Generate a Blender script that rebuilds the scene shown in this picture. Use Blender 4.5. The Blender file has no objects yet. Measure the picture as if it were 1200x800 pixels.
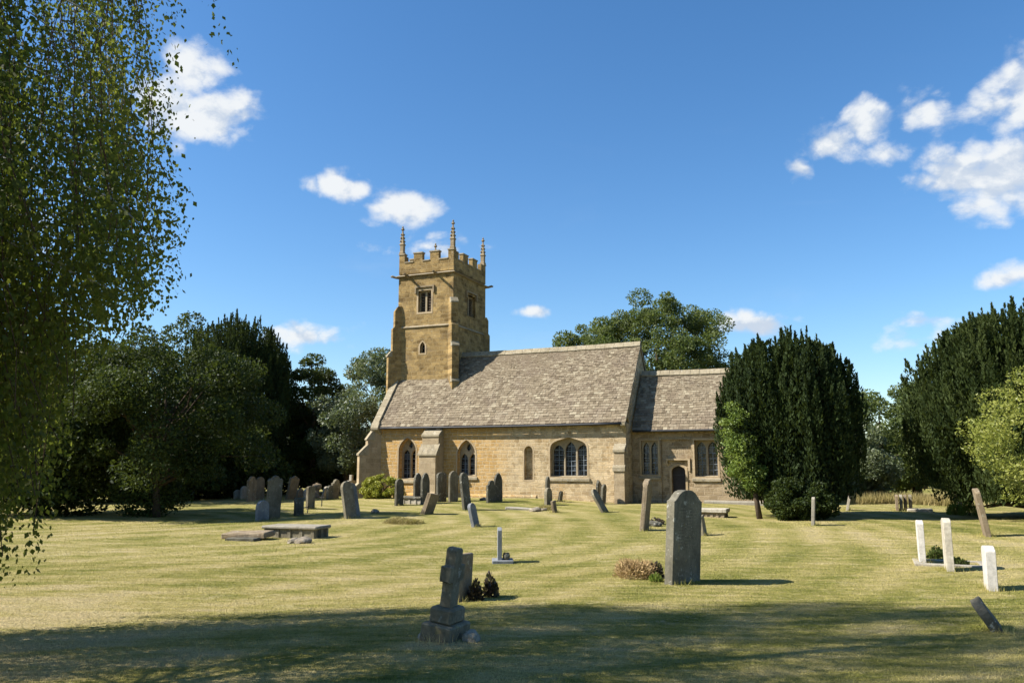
import bpy, bmesh, math, random
import numpy as np
from mathutils import Vector, Matrix, noise as mnoise
from mathutils.geometry import tessellate_polygon

random.seed(7)
RNG = np.random.default_rng(11)
scene = bpy.context.scene
COL = scene.collection
R = math.radians

# ------------------------------------------------------------------ camera
FPX, EYE = 950.0, 1.65                      # focal length in pixels of a 1200 px wide frame
PITCH = math.atan(143.0 / FPX)
cam_d = bpy.data.cameras.new("camera")
cam_d.sensor_width = 36.0
cam_d.lens = 36.0 * FPX / 1200.0
cam_d.clip_end = 5000
cam = bpy.data.objects.new("camera", cam_d)
COL.objects.link(cam)
cam.location = (0, 0, EYE)
cam.rotation_euler = (math.pi / 2 + PITCH, 0, 0)
scene.camera = cam

# ------------------------------------------------------------------ light
SUN_EL = R(41)
SUN_AZ = math.atan2(-0.99, -0.13)           # compass angle from +Y towards +X
sun_vec = Vector((math.sin(SUN_AZ) * math.cos(SUN_EL), math.cos(SUN_AZ) * math.cos(SUN_EL), math.sin(SUN_EL)))
sd = bpy.data.lights.new("sun", 'SUN')
sd.energy = 5.0
sd.angle = R(0.5)
sd.color = (1.0, 0.95, 0.87)
so = bpy.data.objects.new("sun", sd)
COL.objects.link(so)
so.rotation_euler = (-sun_vec).to_track_quat('-Z', 'Y').to_euler()

scene.view_settings.view_transform = 'Standard'
scene.view_settings.look = 'None'
scene.view_settings.gamma = 1
scene.view_settings.use_curve_mapping = False
scene.view_settings.exposure = 1.20

# (centre px, centre py, half width px, half height px, density) of the clouds of the day, read as sky directions
CLOUDS = [(222, 82, 40, 40, 1.0), (205, 130, 46, 38, 1.0), (252, 132, 46, 32, 1.0), (205, 55, 26, 18, .7),
          (388, 212, 26, 18, .95), (412, 222, 26, 16, .9), (474, 239, 44, 22, 1.0),
          (500, 288, 52, 12, .5), (455, 291, 30, 8, .4), (620, 366, 24, 7, .7), (355, 394, 58, 16, .6), (885, 381, 48, 14, .85),
          (1010, 150, 38, 30, .8), (975, 172, 44, 24, .75), (1035, 178, 40, 16, .6), (938, 198, 24, 16, .7), (1095, 130, 50, 26, .62), (1165, 122, 76, 32, .8), (1215, 100, 50, 40, .8),
          (1120, 205, 56, 36, .95), (1180, 212, 70, 46, 1.0), (1150, 240, 60, 20, .8), (1172, 326, 38, 13, .65), (1060, 402, 58, 18, .6),
          (1090, 374, 42, 13, .6), (1215, 320, 30, 24, .7), (-80, 250, 120, 50, .7), (1400, 120, 160, 70, .9), (600, -260, 160, 60, .7)]


def px_dir(px, py):
    a, b = (px - 600) / FPX, (400 - py) / FPX
    cp, sp = math.cos(PITCH), math.sin(PITCH)
    return Vector((a, cp - b * sp, sp + b * cp)).normalized()


class NT:
    """small helper round a node tree"""
    def __init__(self, tree):
        self.t = tree
        tree.nodes.clear()

    def n(self, typ, **kw):
        nd = self.t.nodes.new(typ)
        ins = kw.pop('ins', {})
        for k, v in kw.items():
            setattr(nd, k, v)
        for k, v in ins.items():
            s = nd.inputs[k]
            if hasattr(v, 'node') and hasattr(v, 'is_linked'):
                self.t.links.new(v, s)
            else:
                s.default_value = v
        return nd

    def math(self, op, a, b=None, c=None, clamp=False):
        ins = {0: a}
        if b is not None: ins[1] = b
        if c is not None: ins[2] = c
        return self.n('ShaderNodeMath', operation=op, use_clamp=clamp, ins=ins).outputs[0]

    def vmath(self, op, a, b=None):
        ins = {0: a}
        if b is not None: ins[1] = b
        return self.n('ShaderNodeVectorMath', operation=op, ins=ins).outputs[0]

    def mix(self, f, a, b, mode='MIX'):
        m = self.n('ShaderNodeMix', data_type='RGBA', blend_type=mode)
        for sock, v in ((m.inputs[0], f), (m.inputs[6], a), (m.inputs[7], b)):
            if hasattr(v, 'is_linked'):
                self.t.links.new(v, sock)
            else:
                if sock.type == 'RGBA' and len(v) == 3: v = (*v, 1)
                sock.default_value = v
        return m.outputs[2]

    def ramp(self, f, stops):
        r = self.n('ShaderNodeValToRGB', ins={0: f})
        e = r.color_ramp.elements
        while len(e) < len(stops): e.new(0.5)
        for el, (p, c) in zip(e, stops):
            el.position = p
            el.color = (*c, 1) if not isinstance(c, (int, float)) else (c, c, c, 1)
        return r.outputs[0]

    def noise(self, vec, scale, detail=4, rough=.55, dist=0.0):
        return self.n('ShaderNodeTexNoise', ins={'Vector': vec, 'Scale': scale, 'Detail': detail, 'Roughness': rough, 'Distortion': dist}).outputs[0]

    def smooth(self, v, lo, hi, a=0.0, b=1.0):
        return self.n('ShaderNodeMapRange', interpolation_type='SMOOTHSTEP', ins={0: v, 1: lo, 2: hi, 3: a, 4: b}).outputs[0]


def build_world():
    w = bpy.data.worlds.new("World")
    scene.world = w
    w.use_nodes = True
    T = NT(w.node_tree)
    sky = T.n('ShaderNodeTexSky', sky_type='NISHITA', sun_disc=False, sun_elevation=SUN_EL, sun_rotation=SUN_AZ % (2 * math.pi),
              altitude=60, air_density=1.0, dust_density=0.45, ozone_density=3.4)
    gen = T.n('ShaderNodeTexCoord').outputs['Generated']
    d = T.vmath('NORMALIZE', gen)
    sep = T.n('ShaderNodeSeparateXYZ', ins={0: d})
    az = T.math('ARCTAN2', sep.outputs[0], sep.outputs[1])
    el = T.math('ARCSINE', sep.outputs[2])
    field = None
    hgt = None
    for (px, py, rx, ry, dens) in CLOUDS:
        v = px_dir(px, py)
        a0, e0 = math.atan2(v.x, v.y), math.asin(v.z)
        ra = abs(math.atan2(px_dir(px + rx, py).x, px_dir(px + rx, py).y) - a0)
        re = abs(math.asin(px_dir(px, py - ry).z) - e0)
        da = T.math('MULTIPLY', T.math('SUBTRACT', az, a0), 1 / ra)
        de = T.math('MULTIPLY', T.math('SUBTRACT', el, e0), 1 / re)
        r = T.math('SQRT', T.math('ADD', T.math('MULTIPLY', da, da), T.math('MULTIPLY', de, de)))
        f = T.math('MULTIPLY', T.math('SUBTRACT', 1.42, r), dens)
        f = T.math('MAXIMUM', f, -1.0)
        field = f if field is None else T.n('ShaderNodeMath', operation='SMOOTH_MAX', ins={0: field, 1: f, 2: .12}).outputs[0]
    # billow noise over the direction sphere
    stretch = T.n('ShaderNodeMapping', ins={0: d, 3: (1, 1, 1.35)}).outputs[0]
    n1 = T.noise(stretch, 10, 12, .66, .25)
    n2 = T.noise(stretch, 26, 6, .62, .2)
    wv = T.vmath('ADD', stretch, T.vmath('MULTIPLY', T.vmath('SUBTRACT', T.n('ShaderNodeTexNoise', ins={'Vector': stretch, 'Scale': 18, 'Detail': 5}).outputs['Color'], (.5, .5, .5)), (.05, .05, .05)))

    def puffs(v):
        a = T.n('ShaderNodeTexVoronoi', feature='F1', ins={'Vector': v, 'Scale': 19.0}).outputs['Distance']
        b = T.n('ShaderNodeTexVoronoi', feature='F1', ins={'Vector': v, 'Scale': 47}).outputs['Distance']
        return T.math('ADD', T.math('MULTIPLY', T.math('SUBTRACT', .48, a), 1.0), T.math('MULTIPLY', T.math('SUBTRACT', .48, b), .55))
    pf = puffs(wv)
    nn = T.math('ADD', T.math('MULTIPLY', T.math('SUBTRACT', n1, .5), 1.9), T.math('MULTIPLY', T.math('SUBTRACT', n2, .5), .7))
    nn = T.math('ADD', nn, T.math('MULTIPLY', pf, .9))
    dens = T.math('ADD', field, nn)
    mask = T.smooth(dens, .16, .98)
    off = T.vmath('ADD', stretch, (-.03, -.01, .035))
    n3 = T.noise(off, 10, 12, .66, .25)
    pf2 = puffs(T.vmath('ADD', wv, (-.012, -.004, .016)))
    lit = T.smooth(T.math('ADD', T.math('SUBTRACT', n1, n3), T.math('MULTIPLY', T.math('SUBTRACT', pf, pf2), .35)), -.13, .10)
    ccol = T.mix(lit, (3.3, 3.75, 4.4), (4.9, 5.05, 5.15))
    veil = T.smooth(T.noise(T.n('ShaderNodeMapping', ins={0: d, 3: (2, 2, 7)}).outputs[0], 1.6, 6, .6, .4), .56, .85, 0, .13)
    m2 = T.math('MAXIMUM', T.math('MULTIPLY', mask, .96), T.math('MULTIPLY', veil, T.smooth(el, .55, .12)))
    skyc = T.n('ShaderNodeHueSaturation', ins={'Saturation': 1.22, 'Value': 1.0, 'Color': sky.outputs[0]}).outputs[0]
    colr = T.mix(m2, skyc, ccol)
    bg = T.n('ShaderNodeBackground', ins={0: colr, 1: 0.081})
    T.n('ShaderNodeOutputWorld', ins={0: bg.outputs[0]})


build_world()

# ------------------------------------------------------------------ small geometry helpers


def gz(x, y):
    """height of the churchyard ground"""
    return 0.035 * math.sin(x * .31 + 1.3) * math.sin(y * .27 + .4) + 0.03 * math.sin(x * .83 - y * .52) + .2 * math.exp(-((x + .8) / 5) ** 2 - ((y - 38) / 6) ** 2)


def gz_np(x, y):
    return 0.035 * np.sin(x * .31 + 1.3) * np.sin(y * .27 + .4) + 0.03 * np.sin(x * .83 - y * .52) + .2 * np.exp(-((x + .8) / 5) ** 2 - ((y - 38) / 6) ** 2)


def gpt(px, py):
    """where the line of sight through a point of the view first meets the ground"""
    d = px_dir(px, py)
    t, o = 3.0, Vector((0, 0, EYE))
    while t < 200:
        p = o + d * t
        if p.z <= gz(p.x, p.y): break
        t += .02
    return Vector((p.x, p.y, gz(p.x, p.y)))


def link_mesh(name, me, mat, parent=None, smooth=False):
    o = bpy.data.objects.new(name, me)
    COL.objects.link(o)
    if mat is not None:
        me.materials.append(mat)
    if parent is not None:
        o.parent = parent
    if smooth:
        me.polygons.foreach_set('use_smooth', np.ones(len(me.polygons), dtype=bool))
    return o


def np_mesh(name, verts, k, mat, parent=None):
    """verts (M*k,3): M separate polygons of k corners"""
    verts = np.ascontiguousarray(verts, dtype=np.float32)
    me = bpy.data.meshes.new(name)
    nv = len(verts)
    m = nv // k
    me.vertices.add(nv)
    me.vertices.foreach_set('co', verts.ravel())
    me.loops.add(nv)
    me.loops.foreach_set('vertex_index', np.arange(nv, dtype=np.int32))
    me.polygons.add(m)
    me.polygons.foreach_set('loop_start', np.arange(0, nv, k, dtype=np.int32))
    me.update(calc_edges=True)
    return link_mesh(name, me, mat, parent)


class MB:
    """collects pieces, builds ONE mesh object"""
    def __init__(self):
        self.v, self.f = [], []

    def add(self, verts, faces):
        b = len(self.v)
        self.v += [tuple(p) for p in verts]
        self.f += [tuple(i + b for i in f) for f in faces]
        return self

    def box(self, x0, x1, y0, y1, z0, z1, M=None):
        v = [Vector(p) for p in ((x0, y0, z0), (x1, y0, z0), (x1, y1, z0), (x0, y1, z0), (x0, y0, z1), (x1, y0, z1), (x1, y1, z1), (x0, y1, z1))]
        if M is not None: v = [M @ p for p in v]
        return self.add(v, [(3, 2, 1, 0), (4, 5, 6, 7), (0, 1, 5, 4), (1, 2, 6, 5), (2, 3, 7, 6), (3, 0, 4, 7)])

    def plate(self, outer, holes, org, U, V, N, thick, front=True, back=True):
        """flat plate with real holes, extruded by thick along N"""
        org, U, V, N = Vector(org), Vector(U), Vector(V), Vector(N)
        loops = [list(outer)] + [list(h) for h in holes]
        flat = [p for l in loops for p in l]
        tris = tessellate_polygon([[Vector((p[0], p[1], 0)) for p in l] for l in loops])
        A = [org + U * p[0] + V * p[1] for p in flat]
        B = [p + N * thick for p in A]
        k = len(flat)
        faces = []
        nrm = U.cross(V)
        for t in tris:
            a, b, c = (flat[i] for i in t)
            ar = (b[0] - a[0]) * (c[1] - a[1]) - (b[1] - a[1]) * (c[0] - a[0])
            if abs(ar) < 1e-10: continue
            t = tuple(t) if ar > 0 else (t[0], t[2], t[1])
            fwd = nrm.dot(N) < 0
            if front: faces.append(t if fwd else (t[0], t[2], t[1]))
            if back:
                tt = tuple(i + k for i in t)
                faces.append((tt[0], tt[2], tt[1]) if fwd else tt)
        s = 0
        for l in loops:
            n = len(l)
            for i in range(n):
                j = (i + 1) % n
                faces.append((s + i, s + j, s + j + k, s + i + k))
            s += n
        return self.add(A + B, faces)

    def prism(self, prof, org, U, V, N, thick):
        return self.plate(prof, [], org, U, V, N, thick)

    def tube(self, pts, rad, sides=8, cap=True):
        pts = [Vector(p) for p in pts]
        vs, fs = [], []
        for i, p in enumerate(pts):
            t = (pts[min(i + 1, len(pts) - 1)] - pts[max(i - 1, 0)])
            if t.length < 1e-6: t = Vector((0, 0, 1))
            t.normalize()
            a = t.cross(Vector((0.13, 0.31, 1)) if abs(t.z) < .9 else Vector((1, .2, 0))).normalized()
            b = t.cross(a)
            r = rad[i] if hasattr(rad, '__len__') else rad
            for k in range(sides):
                an = 2 * math.pi * k / sides
                vs.append(p + a * (r * math.cos(an)) + b * (r * math.sin(an)))
        for i in range(len(pts) - 1):
            for k in range(sides):
                k2 = (k + 1) % sides
                fs.append((i * sides + k, i * sides + k2, (i + 1) * sides + k2, (i + 1) * sides + k))
        if cap:
            fs.append(tuple(reversed(range(sides))))
            fs.append(tuple(range((len(pts) - 1) * sides, len(pts) * sides)))
        return self.add(vs, fs)

    def lathe(self, prof, sides=4, M=None, rot=0.0):
        """prof list of (r,z)"""
        vs, fs = [], []
        for r, z in prof:
            for k in range(sides):
                an = rot + 2 * math.pi * k / sides
                p = Vector((r * math.cos(an), r * math.sin(an), z))
                vs.append(M @ p if M is not None else p)
        for i in range(len(prof) - 1):
            for k in range(sides):
                k2 = (k + 1) % sides
                fs.append((i * sides + k, i * sides + k2, (i + 1) * sides + k2, (i + 1) * sides + k))
        fs.append(tuple(reversed(range(sides))))
        fs.append(tuple(range((len(prof) - 1) * sides, len(prof) * sides)))
        return self.add(vs, fs)

    def build(self, name, mat, parent=None, bevel=0.0, smooth=False, seg=1, rough=0.0, cuts=0):
        me = bpy.data.meshes.new(name)
        me.from_pydata(self.v, [], self.f)
        bm = bmesh.new()
        bm.from_mesh(me)
        bmesh.ops.recalc_face_normals(bm, faces=bm.faces)
        if bevel > 0:
            es = [e for e in bm.edges if len(e.link_faces) == 2 and e.calc_face_angle(0) > .5]
            bmesh.ops.bevel(bm, geom=es, offset=bevel, segments=seg, affect='EDGES', clamp_overlap=True)
        if cuts:
            bmesh.ops.triangulate(bm, faces=[f for f in bm.faces if len(f.verts) > 4])
            bmesh.ops.subdivide_edges(bm, edges=[e for e in bm.edges if e.calc_length() > .05], cuts=cuts, use_grid_fill=True)
        if rough > 0:
            sh = Vector((random.random() * 50, random.random() * 50, 0))
            for v in bm.verts:
                v.co += mnoise.noise_vector(v.co * 7 + sh) * rough + mnoise.noise_vector(v.co * 22 + sh) * rough * .4
        bm.to_mesh(me)
        bm.free()
        return link_mesh(name, me, mat, parent, smooth)


def tag(o, label=None, cat=None, group=None, kind=None):
    if label: o['label'] = label
    if cat: o['category'] = cat
    if group: o['group'] = group
    if kind: o['kind'] = kind
    return o


def empty(name, loc=(0, 0, 0), rz=0.0):
    o = bpy.data.objects.new(name, None)
    COL.objects.link(o)
    o.location = loc
    o.rotation_euler = (0, 0, rz)
    o.empty_display_size = .3
    return o


# ------------------------------------------------------------------ materials
def new_mat(name):
    m = bpy.data.materials.new(name)
    m.use_nodes = True
    return m, NT(m.node_tree)


ALB = .83          # overall reflectance level of all surface colours, matched to the exposure


def finish(T, color, rough=.9, bump=None, bstr=.5, bdist=.02, spec=.25):
    if hasattr(color, 'is_linked'): color = T.mix(1.0, color, (ALB, ALB, ALB), 'MULTIPLY')
    b = T.n('ShaderNodeBsdfPrincipled')
    for k, v in (('Base Color', color), ('Roughness', rough)):
        if hasattr(v, 'is_linked'): T.t.links.new(v, b.inputs[k])
        else: b.inputs[k].default_value = (*v, 1) if k == 'Base Color' and len(v) == 3 else v
    b.inputs['Specular IOR Level'].default_value = spec
    if bump is not None:
        bp = T.n('ShaderNodeBump', ins={'Strength': bstr, 'Distance': bdist, 'Height': bump})
        T.t.links.new(bp.outputs[0], b.inputs['Normal'])
    T.n('ShaderNodeOutputMaterial', ins={0: b.outputs[0]})
    return b


def masonry(name, c1, c2, mortar, bw=.42, rh=.17, warp=.05, rubble=.5, orange=None, stain=.5, bstr=.8, msize=.012):
    m, T = new_mat(name)
    obj = T.n('ShaderNodeTexCoord').outputs['Object']
    s = T.n('ShaderNodeSeparateXYZ', ins={0: obj})
    u = T.math('ADD', s.outputs[0], s.outputs[1])
    uv = T.n('ShaderNodeCombineXYZ', ins={0: u, 1: s.outputs[2], 2: 0.0}).outputs[0]
    wn = T.n('ShaderNodeTexNoise', ins={'Vector': obj, 'Scale': 2.6, 'Detail': 3}).outputs['Color']
    wv = T.vmath('MULTIPLY', T.vmath('SUBTRACT', wn, (.5, .5, .5)), (warp * 2, warp * 2, 0))
    uv2 = T.vmath('ADD', uv, wv)
    br = T.n('ShaderNodeTexBrick', offset=.5, offset_frequency=2, squash=.7, squash_frequency=3,
             ins={'Vector': uv2, 'Color1': (0, 0, 0, 1), 'Color2': (1, 1, 1, 1), 'Mortar': (.5, .5, .5, 1), 'Scale': 1.0, 'Mortar Size': msize,
                  'Mortar Smooth': .4, 'Bias': 0.0, 'Brick Width': bw, 'Row Height': rh})
    vor = T.n('ShaderNodeTexVoronoi', ins={'Vector': T.vmath('MULTIPLY', uv2, (1 / bw * 1.3, 1 / rh * .8, 1)), 'Scale': 1.0})
    vs = T.n('ShaderNodeSeparateColor', ins={0: vor.outputs['Color']})
    tone = T.math('ADD', T.math('MULTIPLY', br.outputs['Color'], 1 - rubble), T.math('MULTIPLY', vs.outputs[0], rubble))
    col = T.mix(tone, c1, c2)
    fine = T.noise(obj, 24, 5, .7)
    big = T.noise(obj, .9, 4, .6)
    if orange is not None:
        f = T.math('ADD', T.smooth(T.math('MULTIPLY', s.outputs[0], -1), 4.0, 7.8), T.math('MULTIPLY', T.math('SUBTRACT', big, .5), 1.6), clamp=True)
        col = T.mix(T.math('MULTIPLY', f, .85), col, T.mix(tone, orange, [c * 1.22 for c in orange]))
    col = T.mix(T.math('MULTIPLY', br.outputs['Fac'], .75), col, mortar)
    col = T.mix(T.smooth(fine, .3, .75, 0, .45), col, [c * .55 for c in c1])
    col = T.mix(T.smooth(T.noise(obj, 1.7, 5, .65), .52, .74, 0, stain), col, (.16, .125, .085))
    col = T.mix(T.smooth(T.noise(obj, 5.5, 4, .7), .62, .76, 0, .55), col, (.55, .50, .40))
    col = T.mix(T.smooth(T.noise(uv2, 4.2, 3, .6), .56, .68, 0, .35), col, [c * .75 for c in c1])
    col = T.mix(T.smooth(T.noise(T.vmath('ADD', uv2, (9.1, 4.3, 0)), 3.1, 4, .7), .58, .72, 0, .4), col, [min(1, c * 1.12) for c in mortar])
    hb = T.math('ADD', T.math('MULTIPLY', T.math('SUBTRACT', 1.0, br.outputs['Fac']), .7), T.math('MULTIPLY', fine, .55))
    hb = T.math('ADD', hb, T.math('MULTIPLY', vs.outputs[1], .35))
    finish(T, col, .95, hb, bstr, .03, .15)
    return m


def plain_stone(name, c1, c2, lichen=.4, dark=.4, scale=1.0, rnd=.25, bstr=.5):
    m, T = new_mat(name)
    obj = T.n('ShaderNodeTexCoord').outputs['Object']
    oi = T.n('ShaderNodeObjectInfo')
    vec = T.vmath('ADD', obj, T.n('ShaderNodeCombineXYZ', ins={0: T.math('MULTIPLY', oi.outputs['Random'], 40), 1: 0.0, 2: T.math('MULTIPLY', oi.outputs['Random'], 17)}).outputs[0])
    n1 = T.noise(vec, 3.0 * scale, 6, .65)
    n2 = T.noise(vec, 26 * scale, 5, .7)
    n3 = T.noise(vec, 8 * scale, 5, .7)
    str_ = T.noise(T.vmath('MULTIPLY', vec, (9, 9, 1.1)), scale, 4, .6)
    col = T.mix(T.smooth(n1, .3, .7), c1, c2)
    col = T.mix(T.smooth(str_, .5, .75, 0, dark), col, (.05, .048, .04))
    col = T.mix(T.smooth(n3, .58, .66, 0, lichen), col, (.62, .61, .52))
    col = T.mix(T.smooth(T.noise(vec, 7.5 * scale, 3, .6), .64, .70, 0, lichen * .7), col, (.42, .33, .10))
    col = T.mix(T.smooth(n2, .35, .7, 0, .4), col, [c * .45 for c in c1])
    hv = T.n('ShaderNodeHueSaturation', ins={'Hue': .5, 'Saturation': 1.0, 'Value': T.math('ADD', 1 - rnd, T.math('MULTIPLY', oi.outputs['Random'], rnd * 2)), 'Color': col}).outputs[0]
    finish(T, hv, .92, T.math('ADD', n2, T.math('MULTIPLY', n3, .6)), bstr, .012, .2)
    return m


def leaf_mat(name, c1, c2, c3=None, trans=.3, rough=.55, spec=.3, patch=.6, patch_scale=.7):
    m, T = new_mat(name)
    g = T.n('ShaderNodeNewGeometry')
    r = g.outputs['Random Per Island']
    col = T.mix(r, c1, c2)
    n = T.noise(g.outputs['Position'], patch_scale, 3, .6)
    col = T.mix(T.smooth(n, .38, .66, 0, patch), col, c3 if c3 else c2)
    col = T.mix(1.0, col, (ALB, ALB, ALB), 'MULTIPLY')
    b = T.n('ShaderNodeBsdfPrincipled', ins={'Base Color': col, 'Roughness': rough, 'Specular IOR Level': spec})
    t = T.n('ShaderNodeBsdfTranslucent', ins={0: T.mix(.5, col, (.22, .28, .03), 'ADD')})
    mx = T.n('ShaderNodeMixShader', ins={0: trans, 1: b.outputs[0], 2: t.outputs[0]})
    T.n('ShaderNodeOutputMaterial', ins={0: mx.outputs[0]})
    return m


def grass_colour(T, pos):
    """dry mown lawn: patches of straw and green, mower lines"""
    big = T.noise(pos, .17, 4, .6, .6)
    mid = T.noise(pos, .9, 5, .65)
    s = T.n('ShaderNodeSeparateXYZ', ins={0: pos})
    lw = T.noise(pos, .12, 2, .5)
    # the mower went round in wide arcs
    ph = T.n('ShaderNodeVectorMath', operation='DISTANCE', ins={0: pos, 1: (-13, 24, 0)}).outputs['Value']
    ph = T.math('ADD', ph, T.math('MULTIPLY', lw, 3.0))
    lines = T.math('SINE', T.math('MULTIPLY', ph, 5.2))
    jag = T.noise(T.vmath('MULTIPLY', pos, (.7, 3.2, 1)), 1.3, 5, .65)
    f = T.math('ADD', T.math('MULTIPLY', big, .95), T.math('MULTIPLY', mid, .35))
    f = T.math('ADD', f, T.math('MULTIPLY', lines, .085))
    f = T.math('ADD', f, T.math('MULTIPLY', T.math('SUBTRACT', jag, .5), 1.05))
    # the near left corner is the driest
    f = T.math('ADD', f, T.math('MULTIPLY', T.smooth(T.n('ShaderNodeVectorMath', operation='DISTANCE', ins={0: pos, 1: (-6.2, 8.4, 0)}).outputs['Value'], 5.0, .8), .30))
    return T.ramp(f, [(.30, (.135, .155, .028)), (.46, (.262, .266, .058)), (.60, (.410, .368, .105)), (.78, (.62, .51, .21)), (.95, (.72, .58, .31))])


def make_ground_mat():
    m, T = new_mat("dry_mown_lawn")
    pos = T.n('ShaderNodeNewGeometry').outputs['Position']
    col = grass_colour(T, pos)
    fine = T.noise(pos, 38, 5, .75)
    f2 = T.noise(T.vmath('MULTIPLY', pos, (1, 2.2, 1)), 7, 4, .75)
    f3 = T.noise(T.vmath('ADD', T.vmath('MULTIPLY', pos, (1.1, 2.6, 1)), (31, 7, 0)), 4.2, 5, .75)
    f4 = T.noise(T.vmath('ADD', pos, (3, 77, 0)), 1.6, 5, .7)
    col = T.mix(T.smooth(fine, .34, .66, .55, 0), col, (.10, .095, .025))
    col = T.mix(T.smooth(f2, .50, .68, 0, .5), col, (.72, .60, .32))
    col = T.mix(T.smooth(f3, .52, .68, 0, .6), col, (.150, .158, .036))
    col = T.mix(T.smooth(f4, .56, .70, 0, .45), col, (.66, .54, .31))
    finish(T, col, 1.0, T.math('ADD', T.math('MULTIPLY', fine, .7), T.math('ADD', f2, T.math('MULTIPLY', f3, -1.0))), 1.0, .07, .05)
    return m


def make_blade_mat():
    m, T = new_mat("grass_blades")
    g = T.n('ShaderNodeNewGeometry')
    col = grass_colour(T, g.outputs['Position'])
    r = g.outputs['Random Per Island']
    col = T.mix(T.math('MULTIPLY', r, .25), col, (.50, .43, .18))
    col = T.mix(T.smooth(r, .5, .0, 0, .3), col, (.15, .18, .04))
    col = T.mix(1.0, col, (ALB, ALB, ALB), 'MULTIPLY')
    b = T.n('ShaderNodeBsdfDiffuse', ins={0: col})
    t = T.n('ShaderNodeBsdfTranslucent', ins={0: col})
    mx = T.n('ShaderNodeMixShader', ins={0: .3, 1: b.outputs[0], 2: t.outputs[0]})
    T.n('ShaderNodeOutputMaterial', ins={0: mx.outputs[0]})
    return m


def slate_mat(name):
    m, T = new_mat(name)
    g = T.n('ShaderNodeNewGeometry')
    obj = T.n('ShaderNodeTexCoord').outputs['Object']
    r = g.outputs['Random Per Island']
    col = T.ramp(r, [(0, (.130, .100, .064)), (.22, (.185, .146, .095)), (.6, (.235, .188, .124)), (.86, (.275, .225, .152)), (1, (.35, .30, .205))])
    col = T.mix(T.smooth(T.noise(obj, 1.1, 4, .6), .45, .7, 0, .4), col, (.160, .120, .090))
    col = T.mix(T.smooth(T.noise(obj, 9, 6, .8), .54, .64, 0, .6), col, (.40, .35, .255))
    col = T.mix(T.smooth(T.noise(obj, 6, 4, .7), .62, .72, 0, .6), col, (.075, .058, .040))
    finish(T, col, .95, T.noise(obj, 20, 5, .7), .7, .02, .15)
    return m


def simple_mat(name, c, rough=.6, spec=.3, var=.3, metal=0.0, scale=12):
    m, T = new_mat(name)
    obj = T.n('ShaderNodeTexCoord').outputs['Object']
    n = T.noise(obj, scale, 5, .65)
    col = T.mix(T.smooth(n, .3, .7, 0, var), c, [x * .5 for x in c])
    b = finish(T, col, rough, n, .3, .01, spec)
    b.inputs['Metallic'].default_value = metal
    return m


def glass_mat(name):
    """old leaded quarries: dark, some of them with a bluish sky reflection painted into their colour"""
    m, T = new_mat(name)
    s_ = T.n('ShaderNodeSeparateXYZ', ins={0: T.n('ShaderNodeTexCoord').outputs['Object']})
    uv = T.n('ShaderNodeCombineXYZ', ins={0: T.math('ADD', s_.outputs[0], s_.outputs[1]), 1: s_.outputs[2], 2: 0.0}).outputs[0]
    br = T.n('ShaderNodeTexBrick', offset=0.0, ins={'Vector': uv, 'Color1': (0, 0, 0, 1), 'Color2': (1, 1, 1, 1), 'Mortar': (.3, .3, .3, 1), 'Scale': 1.0, 'Mortar Size': .012, 'Brick Width': .15, 'Row Height': .19})
    col = T.mix(T.smooth(br.outputs['Color'], .55, 1.0), (.010, .012, .016), (.085, .105, .13))  # paler panes: reflected sky put into the base colour
    col = T.mix(T.math('MULTIPLY', br.outputs['Fac'], .8), col, (.12, .13, .14))
    finish(T, col, .14, T.math('ADD', br.outputs['Color'], T.noise(uv, 5, 2)), .25, .02, .6)
    return m


M = {}
M['ground'] = make_ground_mat()
M['blades'] = make_blade_mat()
M['nave'] = masonry("honey_rubble_stone", (.30, .215, .11), (.74, .58, .355), (.66, .54, .355), .36, .16, .07, .7, orange=(.53, .31, .09), stain=.34, msize=.016)
M['chancel'] = masonry("pale_rubble_stone", (.23, .165, .09), (.54, .425, .27), (.50, .40, .27), .38, .17, .06, .7, stain=.45, msize=.016)
M['tower'] = masonry("brown_ironstone", (.135, .086, .032), (.51, .352, .145), (.43, .325, .165), .44, .20, .035, .55, stain=.5, msize=.014)
M['dressed'] = masonry("dressed_limestone", (.40, .30, .17), (.54, .42, .27), (.47, .38, .25), .6, .36, .012, .3, stain=.45, bstr=.4, msize=.006)
M['butt'] = masonry("buttress_stone", (.33, .25, .15), (.52, .41, .26), (.46, .37, .24), .5, .24, .02, .35, stain=.45, bstr=.5)
M['slate'] = slate_mat("stone_slates")
M['coping'] = plain_stone("coping_stone", (.27, .225, .145), (.42, .355, .24), .5, .45, 1.0, .05)
M['coping_dark'] = plain_stone('tower_coping_stone', (.27, .215, .135), (.40, .33, .22), .4, .4, 1.0, .05)
M['tracery'] = plain_stone("window_tracery_stone", (.33, .265, .175), (.44, .365, .25), .2, .35, 1.0, .05)
M['tracery_dark'] = plain_stone("belfry_stone", (.26, .20, .12), (.34, .26, .16), .3, .5, 1.0, .05)
M['glass'] = glass_mat("window_glass")
M['lead'] = simple_mat("glazing_bars", (.23, .27, .31), .5, .4, .3)
M['iron'] = simple_mat("black_iron", (.03, .03, .032), .5, .4, .3)
M['oak'] = simple_mat("old_door_oak", (.05, .045, .045), .8, .2, .5, scale=6)
M['louvre'] = simple_mat("louvre_boards", (.10, .075, .055), .9, .1, .4)
M['bark'] = simple_mat("bark", (.10, .075, .05), 1.0, .1, .6, scale=9)
M['birch_bark'] = simple_mat("birch_bark", (.42, .40, .36), .9, .1, .8, scale=5)
M['twig'] = simple_mat("twigs", (.10, .06, .035), .9, .1, .4)
M['gs_grey'] = plain_stone("weathered_grey_headstone", (.17, .145, .095), (.31, .27, .185), .45, .6)
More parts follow.
